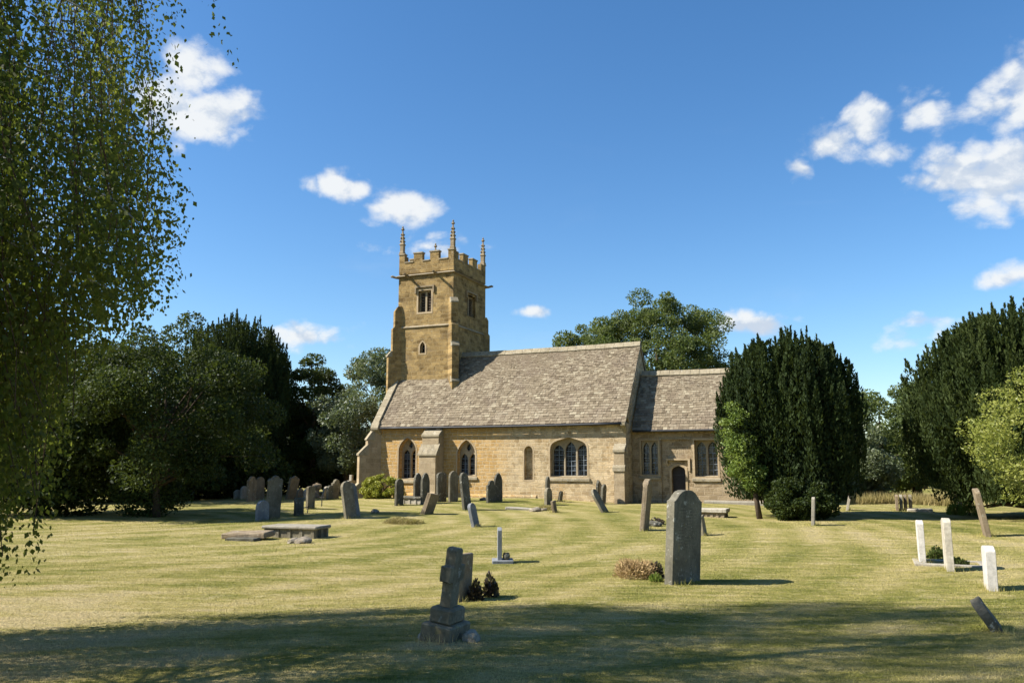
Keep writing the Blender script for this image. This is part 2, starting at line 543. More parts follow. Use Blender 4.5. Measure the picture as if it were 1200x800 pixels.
M['gs_brown'] = plain_stone("weathered_brown_headstone", (.22, .165, .10), (.33, .26, .17), .4, .5)
M['gs_pale'] = plain_stone("pale_limestone_headstone", (.36, .32, .245), (.48, .435, .34), .3, .4)
M['gs_white'] = plain_stone("white_portland_headstone", (.52, .485, .42), (.64, .60, .53), .1, .25, 1.0, .06, .3)
M['gs_big'] = plain_stone("sandy_grey_headstone", (.125, .115, .082), (.225, .205, .150), .5, .5)
M['gs_blue'] = plain_stone("blue_grey_headstone", (.19, .20, .21), (.30, .305, .30), .4, .35)
M['gs_dark'] = plain_stone("dark_slate_headstone", (.090, .084, .062), (.175, .160, .118), .6, .5)
M['marble'] = plain_stone("grey_marble", (.20, .215, .225), (.30, .315, .325), .05, .2, 1.0, .05, .2)
M['rubble'] = plain_stone("rubble_stone", (.22, .18, .13), (.36, .31, .23), .5, .4)
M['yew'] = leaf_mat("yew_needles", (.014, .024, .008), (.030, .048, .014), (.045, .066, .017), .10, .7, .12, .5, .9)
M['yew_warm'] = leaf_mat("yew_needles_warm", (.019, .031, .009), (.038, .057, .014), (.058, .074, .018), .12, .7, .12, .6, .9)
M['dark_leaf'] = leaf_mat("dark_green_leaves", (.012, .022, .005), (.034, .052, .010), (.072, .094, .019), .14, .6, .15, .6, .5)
M['mid_leaf'] = leaf_mat("mid_green_leaves", (.045, .070, .017), (.092, .124, .030), (.130, .148, .042), .25, .6, .25, .6, .5)
M['grey_leaf'] = leaf_mat("grey_green_leaves", (.070, .092, .042), (.115, .140, .070), (.150, .165, .080), .2, .5, .35, .5, .6)
M['birch_leaf'] = leaf_mat("birch_leaves", (.040, .058, .011), (.112, .128, .022), (.200, .178, .026), .5, .55, .2, .45, .9)
M['lime_leaf'] = leaf_mat("light_green_leaves", (.17, .20, .032), (.27, .28, .055), (.32, .31, .07), .3, .5, .3, .4, 1.2)
M['ivy_leaf'] = leaf_mat("bright_green_leaves", (.09, .14, .022), (.17, .235, .042), (.25, .30, .06), .3, .5, .35, .5, 1.2)
M['box_leaf'] = leaf_mat("yellow_green_leaves", (.23, .25, .03), (.36, .36, .05), (.40, .38, .06), .25, .5, .3, .4, 2)
M['purple_leaf'] = leaf_mat("purple_leaves", (.030, .016, .018), (.060, .030, .032), (.04, .05, .018), .15, .4, .5, .4, 8)
M['dead_leaf'] = leaf_mat("dried_brown_stems", (.30, .19, .085), (.54, .38, .19), (.58, .43, .23), .1, .8, .1, .5, 4)
M['straw'] = leaf_mat("dry_long_grass", (.27, .21, .085), (.43, .35, .16), (.34, .30, .10), .2, .9, .1, .5, 1)
M['fern'] = leaf_mat("fern_green", (.10, .15, .02), (.17, .23, .04), (.20, .25, .05), .3, .6, .3, .4, 3)


# ------------------------------------------------------------------ ground
def axis(parts):
    out = []
    for a, b, st in parts:
        out += list(np.arange(a, b, st))
    out.append(parts[-1][1])
    return np.array(out)


def build_ground():
    xs = axis([(-2500, -300, 550), (-300, -50, 50), (-50, -14, 3), (-14, 14, .35), (14, 50, 2), (50, 300, 50), (300, 2500, 550)])
    ys = axis([(-400, -40, 60), (-40, -2, 4), (-2, 18, .35), (18, 60, .6), (60, 300, 40), (300, 2800, 500)])
    X, Y = np.meshgrid(xs, ys)
    Z = gz_np(X, Y)
    nx, ny = len(xs), len(ys)
    v = np.stack([X, Y, Z], -1).reshape(-1, 3)
    i = np.arange(nx * ny).reshape(ny, nx)
    f = np.stack([i[:-1, :-1], i[:-1, 1:], i[1:, 1:], i[1:, :-1]], -1).reshape(-1, 4)
    me = bpy.data.meshes.new("ground")
    me.from_pydata(v.tolist(), [], f.tolist())
    o = link_mesh("ground", me, M['ground'], smooth=True)
    tag(o, "dry mown churchyard lawn around the church", "ground", kind='structure')


build_ground()


def blades(n, x, y, hmin, hmax, wmin, wmax, bend=.6, tilt=.5):
    z = gz_np(x, y)
    h = RNG.uniform(hmin, hmax, n)
    w = RNG.uniform(wmin, wmax, n)
    a = RNG.uniform(0, 2 * np.pi, n)
    ta = RNG.uniform(0, 2 * np.pi, n)
    tl = RNG.uniform(0, tilt, n) * h
    b = np.stack([x, y, z - .004], -1)
    side = np.stack([np.cos(a), np.sin(a), np.zeros(n)], -1) * w[:, None] * .5
    tip = b + np.stack([np.cos(ta) * tl, np.sin(ta) * tl, h], -1)
    return np.stack([b - side, b + side, tip], 1).reshape(-1, 3)


def build_grass():
    parts = []
    for y0, y1, dens, hm, hx, w0, w1 in ((4.6, 8.5, 4200, .010, .030, .003, .006), (8.5, 14, 1300, .010, .028, .005, .010), (14, 24, 260, .012, .03, .009, .018)):
        xm = y1 * .70 + .6
        n = int(dens * 2 * xm * (y1 - y0))
        x = RNG.uniform(-xm, xm, n)
        y = RNG.uniform(y0, y1, n)
        k = np.abs(x) < y * .70 + .6
        x, y = x[k], y[k]
        parts.append(blades(len(x), x, y, hm, hx, w0, w1, tilt=1.3))
    o = np_mesh("grass", np.concatenate(parts), 3, M['blades'])
    tag(o, "short dry grass blades of the mown lawn", "grass", kind='stuff')


build_grass()

# ------------------------------------------------------------------ church (local: x east, y north, z up)
TH = R(23)
SE = Vector((4.793, 34.355, 0.0))
church = empty("church", SE, -TH)
tag(church, "small honey stone parish church with square battlemented tower and stone slate roofs", "church")
XA, YA, ZA = (1, 0, 0), (0, 1, 0), (0, 0, 1)


def arch(x0, x1, z0, zs, zt, kind='pointed', n=7):
    """closed loop of an arched opening"""
    xc, hw = (x0 + x1) / 2, (x1 - x0) / 2
    pts = [(x0, z0), (x1, z0)]
    H = zt - zs
    for i in range(n + 1):
        t = i / n
        if kind == 'pointed':
            a = t * math.pi / 3
            x, z = hw * (2 * math.cos(a) - 1), H * math.sin(a) / math.sin(math.pi / 3)
        elif kind == 'round':
            a = t * math.pi / 2
            x, z = hw * math.cos(a), H * math.sin(a)
        else:   # four-centred
            k = [(1, 0), (.975, .26), (.91, .46), (.78, .63), (.58, .76), (.36, .87), (.18, .94), (0, 1)]
            x, z = hw * k[round(t * 7)][0], H * k[round(t * 7)][1]
        pts.append((xc + x, zs + z))
    right = pts[2:]
    left = [(2 * xc - x, z) for x, z in reversed(right[:-1])]
    return pts + left


def grow(loop, d):
    """offset an opening loop outwards (about its own shape)"""
    xs = [p[0] for p in loop]; zs = [p[1] for p in loop]
    xc, zc = (min(xs) + max(xs)) / 2, (min(zs) + max(zs)) / 2
    sx = (max(xs) - min(xs) + 2 * d) / (max(xs) - min(xs))
    sz = (max(zs) - min(zs) + 2 * d) / (max(zs) - min(zs))
    return [(xc + (x - xc) * sx, zc + (z - zc) * sz) for x, z in loop]


def window(loop, lights, wy, parent, reveal=.26, mat='tracery', sill=True, U=XA, N=YA, org0=(0, 0, 0), surround=.075, louv=False, rows=.19):
    """traceried window: opening loop, list of light loops; wy = wall face. Returns the frame part"""
    U, N = Vector(U), Vector(N)
    org = Vector(org0) + N * wy
    fr = MB().plate(loop, lights, org + N * reveal, U, ZA, N, .11).build("window", M[mat], parent)
    if surround:
        MB().plate(grow(loop, surround), [loop], org - N * .012, U, ZA, N, .10).build("surround", M['dressed' if mat == 'tracery' else 'tower'], fr)
    MB().plate(grow(loop, .01), [], org + N * (reveal + .16), U, ZA, N, .02).build("pane", M['glass'], fr)
    lb = MB()
    for L in lights:
        xs = [p[0] for p in L]; zs = [p[1] for p in L]
        x0, x1, z0, z1 = min(xs), max(xs), min(zs), max(zs)
        if louv:
            nz = int((z1 - z0) / .13)
            for i in range(nz):
                z = z0 + (i + .3) * (z1 - z0) / nz
                lb.plate([(x0, z), (x1, z), (x1, z + .09), (x0, z + .09)], [], org + N * (reveal + .06 + .0), U, Vector((N.x * -.5, N.y * -.5, 1)) if False else ZA, N, .03)
        else:
            nz = max(2, int((z1 - z0) / rows))
            for i in range(1, nz):
                z = z0 + i * (z1 - z0) / nz
                lb.plate([(x0, z - .011), (x1, z - .011), (x1, z + .011), (x0, z + .011)], [], org + N * (reveal + .125), U, ZA, N, .02)
            xm = (x0 + x1) / 2
            lb.plate([(xm - .009, z0), (xm + .009, z0), (xm + .009, z1 - .05), (xm - .009, z1 - .05)], [], org + N * (reveal + .118), U, ZA, N, .02)
    lb.build("louvre" if louv else "glazing_bars", M['louvre' if louv else 'lead'], fr)
    if sill:
        xs = [p[0] for p in loop]; z0 = min(p[1] for p in loop)
        prof = [(-.07, z0 - .20), (.26, z0 - .20), (.26, z0 + .03), (-.02, z0 - .07), (-.07, z0 - .09)]
        MB().prism(prof, org + U * (min(xs) - .12), N, ZA, U, max(xs) - min(xs) + .24).build("sill", M['coping'], fr, bevel=.008)
    return fr


# ---- nave
NL, NW, NE_, NR = -12.35, 5.5, 3.36, 7.10     # west end, width, eaves, ridge
w1 = arch(-11.02, -10.10, 0.95, 2.25, 2.86)
w2 = arch(-7.92, -7.02, 1.12, 2.05, 2.72)
nic = arch(-4.62, -4.22, 0.95, 2.18, 2.42, 'round')
w3 = arch(-3.40, -1.72, 1.10, 2.25, 2.77, 'four')
mb = MB()
mb.plate([(NL, -.3), (0, -.3), (0, NE_), (NL, NE_)], [w1, w2, nic, w3], (0, 0, 0), XA, ZA, YA, .62)
mb.plate([(NL, -.3), (0, -.3), (0, NE_), (NL, NE_)], [], (0, NW - .6, 0), XA, ZA, YA, .6)
gab = [(.62, -.3), (NW - .6, -.3), (NW - .6, NE_), (NW - .3, NE_ + .3), (NW / 2, NR - .12), (.3, NE_ + .3), (.62, NE_)]
mb.plate(gab, [], (-.5, 0, 0), YA, ZA, XA, .495)
mb.plate(gab, [], (NL + .005, 0, 0), YA, ZA, XA, .5)
mb.build("nave_wall", M['nave'], church)
MB().plate(grow(nic, .003), [], (0, .22, 0), XA, ZA, YA, .1).build("niche_back", M['nave'], church)
MB().plate(grow(nic, .07), [nic], (0, -.006, 0), XA, ZA, YA, .08).build("niche_surround", M['dressed'], church)


def lights2(x0, x1, z0, zs, zt, g=.07, e=.045, dz=.0):
    xm = (x0 + x1) / 2
    a = arch(x0 + e, xm - g / 2, z0 + .04, zs - .22, zs + .06 + dz)
    b = arch(xm + g / 2, x1 - e, z0 + .04, zs - .22, zs + .06 + dz)
    return [a, b]


def lozenge(x, z, w, h):
    return [(x, z - h), (x + w, z - h * .1), (x + w * .5, z + h * .75), (x, z + h), (x - w * .5, z + h * .75), (x - w, z - h * .1)]


window(w1, lights2(-11.02, -10.10, .95, 2.25, 2.86, .08) + [lozenge(-10.56, 2.52, .12, .17)], 0, church, reveal=.34)
window(w2, lights2(-7.92, -7.02, 1.12, 2.05, 2.72, .08) + [lozenge(-7.47, 2.37, .12, .18)], 0, church, reveal=.26)
x0, x1 = -3.40, -1.72
lw = (x1 - x0 - .08 - .14) / 3
L3 = [arch(x0 + .04 + i * (lw + .07), x0 + .04 + i * (lw + .07) + lw, 1.14, 2.20, 2.46 + (.14 if i == 1 else 0)) for i in range(3)]
window(w3, L3, 0, church, reveal=.30)


def slates(mb, x0, x1, y0, z0, y1, z1, seed, hole=None):
    """rows of real stone slates on the slope from (y0,z0) at the eaves to (y1,z1) at the ridge"""
    rg = random.Random(seed)
    sl = Vector((0, y1 - y0, z1 - z0)); Ln = sl.length; sl.normalize()
    nn = Vector((0, -sl.z, sl.y)) if y1 > y0 else Vector((0, sl.z, -sl.y))
    if nn.z < 0: nn = -nn
    d, row = 0.0, 0
    while d < Ln - .04:
        h = .165 - .08 * d / Ln
        x = x0 - rg.random() * .15
        while x < x1:
            w = rg.uniform(.10, .27) * (1 - .25 * d / Ln)
            xa, xb = max(x, x0), min(x + w - .008, x1)
            if xb - xa > .04:
                dd0 = d - rg.uniform(0, .022)
                dd1 = min(d + h * 1.45, Ln)
                lift = rg.uniform(.020, .038)
                if not (hole and xa > hole[0] - .1 and xb < hole[1] + .1 and (y0 + sl.y * d) > hole[2]):
                    tw = rg.uniform(-.008, .008)
                    p = [Vector((xa, y0, z0)) + sl * dd0 + nn * (lift + tw), Vector((xb, y0, z0)) + sl * dd0 + nn * (lift - tw),
                         Vector((xb, y0, z0)) + sl * dd1 + nn * .006, Vector((xa, y0, z0)) + sl * dd1 + nn * .006]
                    q = [p[0] - nn * .022, p[1] - nn * .022]
                    mb.add(p + q, [(0, 1, 2, 3), (4, 5, 1, 0), (5, 2, 1), (4, 0, 3)])
            x += w
        d += h
        row += 1


def roof(name, x0, x1, ye, ze, yr, zr, parent, seed, sag=.04, hole=None):
    r = MB()
    slates(r, x0, x1, ye, ze, yr, zr, seed, hole)
    slates(r, x0, x1, 2 * yr - ye, ze, yr, zr, seed + 5)
    # boarding under the slates
    r.plate([(ye + .03, ze - .05), (yr, zr - .05), (2 * yr - ye - .03, ze - .05), (2 * yr - ye - .03, ze + .0), (yr, zr + .0), (ye + .03, ze + .0)], [], (x0 + .02, 0, 0), YA, ZA, XA, x1 - x0 - .04)
    # old roofs sag a little between their ends
    for i, p in enumerate(r.v):
        t = (p[0] - x0) / (x1 - x0)
        s = -sag * math.sin(math.pi * min(max(t, 0), 1)) * (.4 + .6 * (p[2] - ze) / (zr - ze)) + .012 * math.sin(p[0] * 2.3) * math.sin(p[2] * 1.9)
        r.v[i] = (p[0], p[1], p[2] + s)
    rf = r.build(name, M['slate'], parent)
    rg = MB()
    x = x0
    rr = random.Random(seed)
    while x < x1 - .1:
        w = min(rr.uniform(.4, .5), x1 - x)
        dz = -sag * math.sin(math.pi * (x - x0) / (x1 - x0)) + rr.uniform(-.008, .008)
        rg.prism([(-.17, -.20), (0, .0), (.17, -.20), (.20, -.15), (.03, .075), (-.03, .075), (-.20, -.15)], (x, yr, zr + .03 + dz), YA, ZA, XA, w - .012)
        x += w
    rg.build("ridge_stones", M['coping'], rf)
    return rf


roof("nave_roof", NL + .22, .06, -.22, NE_ + .02, NW / 2, NR, church, 3, .05, hole=(-12.2, -9.1, 1.70))
# verge of the east gable
MB().plate([(-.24, NE_ - .10), (NW / 2, NR - .14), (NW + .24, NE_ - .10), (NW + .24, NE_ + .03), (NW / 2, NR - .01), (-.24, NE_ + .03)], [], (.0, 0, 0), YA, ZA, XA, .058).build("verge", M['coping'], church)
# west parapet coping with kneeler (south and north slopes, up to the tower)
for sgn, yb in ((1, 0), (-1, NW)):
    cp = MB()
    Y = lambda a: yb + sgn * a
    n = 5
    pitch = (NR - NE_) / (NW / 2)
    for i in range(n):
        a0, a1 = -.22 + i * 1.78 / n, -.22 + (i + 1) * 1.78 / n - .012
        z_0, z_1 = NE_ + .22 + a0 * 1.26, NE_ + .22 + a1 * 1.26
        cp.plate([(Y(a0), z_0 + .02), (Y(a1), z_1 + .02), (Y(a1), z_1 + .24), (Y(a0), z_0 + .24)], [], (NL - .06, 0, 0), YA, ZA, XA, .36)
    cp.build("gable_coping", M['coping'], church, bevel=.01)
    MB().plate([(Y(.05), NE_ - .42), (Y(.05), NE_ + .26), (Y(-.22), NE_ + .24), (Y(-.36), NE_ - .02), (Y(-.34), NE_ - .12)], [], (NL - .05, 0, 0), YA, ZA, XA, .42).build("kneeler", M['coping'], church, bevel=.01)
MB().plate([(.0, NE_ - .40), (.0, NE_ + .02), (-.30, NE_ + .0), (-.30, NE_ - .12), (-.16, NE_ - .20)], [], (-.14, -.003, 0), YA, ZA, XA, .2).build("kneeler", M['coping'], church, bevel=.01)
# gutter
g = MB()
g.tube([(NL + .45 + i * (12.35 - .55) / 12, -.27, NE_ - .045 - .03 * math.sin(math.pi * i / 12)) for i in range(13)], .055, 8)
g.build("gutter", M['iron'], church, smooth=True)
MB().box(NL, -.15, -.02, .1, NE_ - .16, NE_ - .005).build("wall_plate", M['nave'], church)
# plinth course
MB().prism([(0, -.3), (-.07, -.3), (-.07, .22), (0, .30)], (NL + .3, -.001, 0), YA, ZA, XA, 8.0 - .0).build("plinth", M['nave'], church)
# square stone blocks of the south-east corner pier
MB().prism([(0, -.3), (-.34, -.3), (-.34, 1.36), (-.30, 1.42), (-.30, 2.12), (-.02, 2.44), (0, 2.44)], (-.46, 0, 0), YA, ZA, XA, .458).build("buttress", M['butt'], church, bevel=.006)
MB().prism([(-.2, 1.33), (-.39, 1.33), (-.39, 1.50), (-.30, 1.60), (-.2, 1.60)], (-.50, 0, 0), YA, ZA, XA, .54).build("set_off", M['coping'], church, bevel=.008)
MB().prism([(-.05, 2.12), (-.35, 2.12), (-.35, 2.22), (-.05, 2.50)], (-.49, 0, 0), YA, ZA, XA, .52).build("set_off", M['coping'], church, bevel=.008)


def prof_buttress(name, prof, w, org, ang, parent, mat):
    """profile (distance out, height) extruded to width w; ang = direction it projects to, in church coordinates"""
    D = Vector((math.cos(ang), math.sin(ang), 0))
    S = Vector((-math.sin(ang), math.cos(ang), 0))
    return MB().prism(prof, Vector(org) - S * (w / 2), D, ZA, S, w).build(name, mat, parent, bevel=.008)


# buttress between the two west windows
b = prof_buttress("buttress", [(-.05, -.3), (.86, -.3), (.86, .30), (.78, .38), (.78, 2.02), (.5, 2.42), (.5, 2.92), (.12, 3.22), (-.05, 3.22)], .86, (-9.06, 0, 0), R(-90), church, M['butt'])
prof_buttress("set_off", [(.46, 2.0), (.83, 2.0), (.83, 2.08), (.47, 2.56), (.46, 2.56)], .98, (-9.06, 0, 0), R(-90), b, M['coping'])
prof_buttress("set_off", [(.08, 2.86), (.54, 2.86), (.54, 2.96), (.08, 3.28)], .92, (-9.06, 0, 0), R(-90), b, M['coping'])
# diagonal buttress of the south-west corner
b = prof_buttress("buttress", [(-.3, -.3), (.90, -.3), (.90, .52), (.78, .66), (.78, 2.05), (.40, 2.45), (.40, 2.78), (.10, 3.28), (-.3, 3.28)], .50, (NL, 0, 0), R(-135), church, M['butt'])
prof_buttress("set_off", [(.70, .46), (.98, .46), (.98, .56), (.78, .74), (.70, .74)], .58, (NL, 0, 0), R(-135), b, M['coping'])
prof_buttress("set_off", [(.34, 2.03), (.83, 2.03), (.83, 2.11), (.34, 2.60)], .55, (NL, 0, 0), R(-135), b, M['coping'])
prof_buttress("set_off", [(.05, 2.76), (.45, 2.76), (.45, 2.82), (.05, 3.38)], .55, (NL, 0, 0), R(-135), b, M['coping'])

# ---- tower
tw = None
TX0, TX1, TY0, TY1 = -12.22, -9.08, 1.67, 5.45
TZ = 11.17
bw_ = [(-11.06, 9.18), (-10.32, 9.18), (-10.32, 10.28), (-11.06, 10.28)]
lan = arch(-10.92, -10.63, 7.10, 7.40, 7.66)
eb = [(3.22, 9.15), (4.18, 9.15), (4.18, 10.25), (3.22, 10.25)]
m = MB()
m.plate([(TX0, -.3), (TX1, -.3), (TX1, TZ), (TX0, TZ)], [bw_, lan], (0, TY0, 0), XA, ZA, YA, .5)
m.plate([(TX0, -.3), (TX1, -.3), (TX1, TZ), (TX0, TZ)], [], (0, TY1 - .5, 0), XA, ZA, YA, .5)
m.plate([(TY0 + .5, -.3), (TY1 - .5, -.3), (TY1 - .5, TZ), (TY0 + .5, TZ)], [eb], (TX1, 0, 0), YA, ZA, (-1, 0, 0), .5)
m.plate([(TY0 + .5, -.3), (TY1 - .5, -.3), (TY1 - .5, TZ), (TY0 + .5, TZ)], [], (TX0, 0, 0), YA, ZA, XA, .5)
m.box(TX0 + .5, TX1 - .5, TY0 + .5, TY1 - .5, TZ - .3, TZ - .05)
tower = m.build("tower", M['tower'], church)


def ring(mb, d0, d1, z0, z1, ztop):
    """string course round the tower: projecting d1 at the bottom, weathered back to d0 at ztop"""
    A = [(TX0, TY0), (TX1, TY0), (TX1, TY1), (TX0, TY1)]
    sg = [(-1, -1), (1, -1), (1, 1), (-1, 1)]
    rows = [(d0, z0), (d1, z0 + .03), (d1, z1), (d0, ztop)]
    vs = []
    for d, z in rows:
        vs += [(x + sx * d, y + sy * d, z) for (x, y), (sx, sy) in zip(A, sg)]
    fs = []
    for i in range(3):
        for k in range(4):
            k2 = (k + 1) % 4
            fs.append((i * 4 + k, i * 4 + k2, (i + 1) * 4 + k2, (i + 1) * 4 + k))
    mb.add(vs, fs)


for z, d in ((5.60, .07), (8.44, .06), (TZ - .06, .13)):
    m = MB()
    ring(m, .002, d, z - .05, z, z + .07)
    m.build("string_course", M['coping_dark'], tower)


def cren(L, fr, zb, zt):
    """crenellated outline along 0..L; fr = list of (start,end) fractions of merlons"""
    pts = [(0, 0), (L, 0)]
    for a, b_ in reversed(fr):
        pts += [(b_ * L, zb), (b_ * L, zt), (a * L, zt), (a * L, zb)]
    out = []
    for p in pts:
        if not out or (abs(p[0] - out[-1][0]) + abs(p[1] - out[-1][1])) > 1e-6: out.append(p)
    # the end merlons close the outline
    return [p for p in out if not (abs(p[1] - zb) < 1e-6 and (p[0] < 1e-6 or p[0] > L - 1e-6))]


PZ = TZ + .05
frS = [(0, .10), (.27, .43), (.57, .73), (.90, 1)]
frE = [(0, .10), (.25, .42), (.58, .75), (.90, 1)]
pm = MB()
LX, LY = TX1 - TX0, TY1 - TY0
pm.plate(cren(LX, frS, .58, 1.02), [], (TX0, TY0, PZ), XA, ZA, YA, .22)
pm.plate(cren(LX, frS, .58, 1.02), [], (TX0, TY1 - .22, PZ), XA, ZA, YA, .22)
pm.plate(cren(LY - .45, frE, .58, 1.02), [], (TX1, TY0 + .225, PZ), YA, ZA, (-1, 0, 0), .22)
pm.plate(cren(LY - .45, frE, .58, 1.02), [], (TX0, TY0 + .225, PZ), YA, ZA, XA, .22)
par = pm.build("parapet", M['tower'], tower)
def cap(*b):
    MB().box(*b).build("coping_stone", M['coping_dark'], tower, bevel=.008)


for y in (TY0, TY1 - .22):
    for a, b_ in frS: cap(TX0 + a * LX - .03, TX0 + b_ * LX + .03, y - .035, y + .255, PZ + 1.02, PZ + 1.09)
    for (a, b_), (c, d) in zip(frS[:-1], frS[1:]): cap(TX0 + b_ * LX + .004, TX0 + c * LX - .004, y - .035, y + .255, PZ + .58, PZ + .645)
for x in (TX0, TX1 - .22):
    for a, b_ in frE[1:3]: cap(x - .035, x + .255, TY0 + .225 + a * (LY - .45) - .03, TY0 + .225 + b_ * (LY - .45) + .03, PZ + 1.02, PZ + 1.09)
    for (a, b_), (c, d) in zip(frE[:-1], frE[1:]): cap(x - .035, x + .255, TY0 + .225 + b_ * (LY - .45) + .004, TY0 + .225 + c * (LY - .45) - .004, PZ + .58, PZ + .645)
# pinnacles
for (x, y) in ((TX0 + .11, TY0 + .11), (TX1 - .11, TY0 + .11), (TX1 - .11, TY1 - .11), (TX0 + .11, TY1 - .11)):
    Mx = Matrix.Translation((x, y, PZ + 1.09))
    p = MB()
    p.lathe([(.17, 0), (.17, .10), (.135, .13), (.135, .46), (.17, .49), (.17, .53), (.115, .60), (.075, .95), (.04, 1.22), (.02, 1.3)], 4, Mx, math.pi / 4)
    p.lathe([(.03, 1.26), (.10, 1.31), (.09, 1.36), (.03, 1.40), (.055, 1.44), (.03, 1.49), (.008, 1.52)], 6, Mx)
    for zc, rr in ((.68, .115), (.86, .095), (1.04, .075)):
        for k in range(4):
            an = math.pi / 4 + k * math.pi / 2
            p.lathe([(.012, -.04), (.045, 0), (.035, .04), (.01, .065)], 5, Mx @ Matrix.Translation((rr * math.cos(an), rr * math.sin(an), zc)))
    p.build("pinnacle", M['tracery_dark'], tower)
# gargoyles
for (x, y, an, Lg) in ((TX0, TY0, R(-150), .42), (TX1, TY1, R(20), .42), (-11.62, TY0, R(-90), .55), (-9.98, TY0, R(-90), .55)):
    D = Vector((math.cos(an), math.sin(an), 0))
    o_ = Vector((x, y, TZ - .10))
    MB().tube([o_ - D * .05, o_ + D * Lg * .4 + Vector((0, 0, .0)), o_ + D * Lg * .8 + Vector((0, 0, .05)), o_ + D * Lg + Vector((0, 0, .03))], [.09, .06, .065, .035], 7).build("gargoyle", M['tracery_dark'], tower)
# tower buttresses (diagonal)
sw = [(-.3, 5.0), (.50, 5.0), (.50, 6.95), (.30, 7.25), (.30, 8.40), (.20, 8.50), (.20, 9.30), (.04, 9.55), (-.3, 9.55)]
ne = [(-.3, 4.4), (.30, 4.4), (.30, 7.30), (.20, 7.48), (.20, 8.40), (.12, 8.50), (.12, 9.20), (.03, 9.38), (-.3, 9.38)]
se = [(-.3, 4.4), (.50, 4.4), (.50, 5.55), (.44, 5.66), (.44, 7.35), (.34, 7.52), (.34, 8.40), (.24, 8.50), (.24, 9.55), (.05, 9.80), (-.3, 9.80)]
for x, y, an, pr in ((TX0, TY0, -135, sw), (TX1, TY0, -45, se), (TX1, TY1, 45, ne), (TX0, TY1, 135, sw)):
    b = prof_buttress("buttress", pr, .36, (x, y, 0), R(an), tower, M['tower'])
    for d, z, dd in ((pr[2][0], pr[2][1], .05),) if pr is not se else ((.44, 7.30, .05), (.24, 9.50, .04), (.44, 5.56, .08)):
        prof_buttress("set_off", [(d - .2, z), (d + dd, z), (d + dd, z + .07), (d - .14, z + .30), (d - .2, z + .30)], .40, (x, y, 0), R(an), b, M['coping'])
# belfry windows
xm = (-11.10 - 10.28) / 2


def rect(a, b_, c, d): return [(a, c), (b_, c), (b_, d), (a, d)]


f = window(bw_, [rect(-11.01, xm - .045, 9.22, 10.22), rect(xm + .045, -10.37, 9.22, 10.22)], TY0, tower, .16, 'tracery', False, surround=.09, louv=True)
MB().plate([(-11.24, 10.30), (-11.24, 10.14), (-11.16, 10.14), (-11.16, 10.44), (-10.22, 10.44), (-10.22, 10.14), (-10.14, 10.14), (-10.14, 10.52), (-11.24, 10.52)], [], (0, TY0 - .08, 0), XA, ZA, YA, .09).build("hood_mould", M['tracery_dark'], f)
ym = (3.22 + 4.18) / 2
f = window(eb, [rect(3.28, ym - .05, 9.2, 10.16), rect(ym + .05, 4.12, 9.2, 10.16)], 0, tower, .16, 'tracery_dark', False, U=YA, N=(-1, 0, 0), org0=(TX1, 0, 0), surround=.09, louv=True)
MB().plate([(3.08, 10.06), (3.16, 10.06), (3.16, 10.36), (4.24, 10.36), (4.24, 10.06), (4.32, 10.06), (4.32, 10.44), (3.08, 10.44)], [], (TX1 + .08, 0, 0), YA, ZA, (-1, 0, 0), .09).build("hood_mould", M['tracery_dark'], f)
f = window(lan, [arch(-10.89, -10.66, 7.13, 7.39, 7.62)], TY0, tower, .14, 'tracery', False, surround=.08, rows=.3)
# sloping stone flashing where the nave roof meets the tower
MB().prism([(TY0 - .24, 5.46), (TY0 + .0, 5.70), (TY0 + .0, 5.52), (TY0 - .20, 5.36)], (TX0 - .1, -.003, 0), YA, ZA, XA, TX1 - TX0 + .2).build("flashing", M['coping'], tower)

# ---- chancel
CY, CE, CRZ, CX1 = 1.0, 3.02, 5.72, 5.40
c1 = rect(.40, 1.12, 1.18, 2.62)
c2 = rect(2.66, 3.60, 1.12, 2.62)
door = arch(1.66, 2.24, -.1, 1.32, 1.56, 'four')
pan = rect(1.24, 2.52, -.1, 2.66)
m = MB()
m.plate([(-.0, -.4), (CX1, -.4), (CX1, CE), (-.0, CE)], [c1, c2, pan], (.003, CY, 0), XA, ZA, YA, .55)
cyn = 2 * 2.75 - CY
m.plate([(-.0, -.4), (CX1, -.4), (CX1, CE), (-.0, CE)], [], (.003, cyn - .55, 0), XA, ZA, YA, .55)
m.plate([(CY + .55, -.4), (cyn - .55, -.4), (cyn - .55, CE), (2.75, CRZ - .2), (CY + .55, CE)], [], (CX1 - .5, 0, 0), YA, ZA, XA, .5)
m.build("chancel_wall", M['chancel'], church)
m = MB()
m.plate(pan, [door], (.003, CY + .10, 0), XA, ZA, YA, .40)
m.build("blocked_opening", M['chancel'], church)
dr = MB().plate(grow(door, .003), [], (0, CY + .27, 0), XA, ZA, YA, .06).build("door", M['oak'], church)
for z in (.45, 1.15):
    MB().plate([(1.70, z), (2.14, z), (2.14, z + .045), (1.70, z + .045)], [], (0, CY + .255, 0), XA, ZA, YA, .02).build("hinge", M['iron'], dr)
MB().tube([(2.16, CY + .25, .72), (2.18, CY + .22, .70), (2.18, CY + .25, .64)], .014, 6).build("handle", M['iron'], dr)
MB().plate(grow(door, .09), [door], (.003, CY + .07, 0), XA, ZA, YA, .06).build("door_surround", M['dressed'], church)
MB().plate([(1.46, 1.62), (1.53, 1.62), (1.53, 1.79), (2.38, 1.79), (2.38, 1.34), (2.47, 1.34), (2.47, 1.87), (1.46, 1.87)], [], (0, CY - .05, 0), XA, ZA, YA, .16).build("hood_mould", M['dressed'], church)
MB().box(1.18, 2.58, CY - .03, CY + .10, 2.665, 2.73).build("lintel", M['coping'], church)


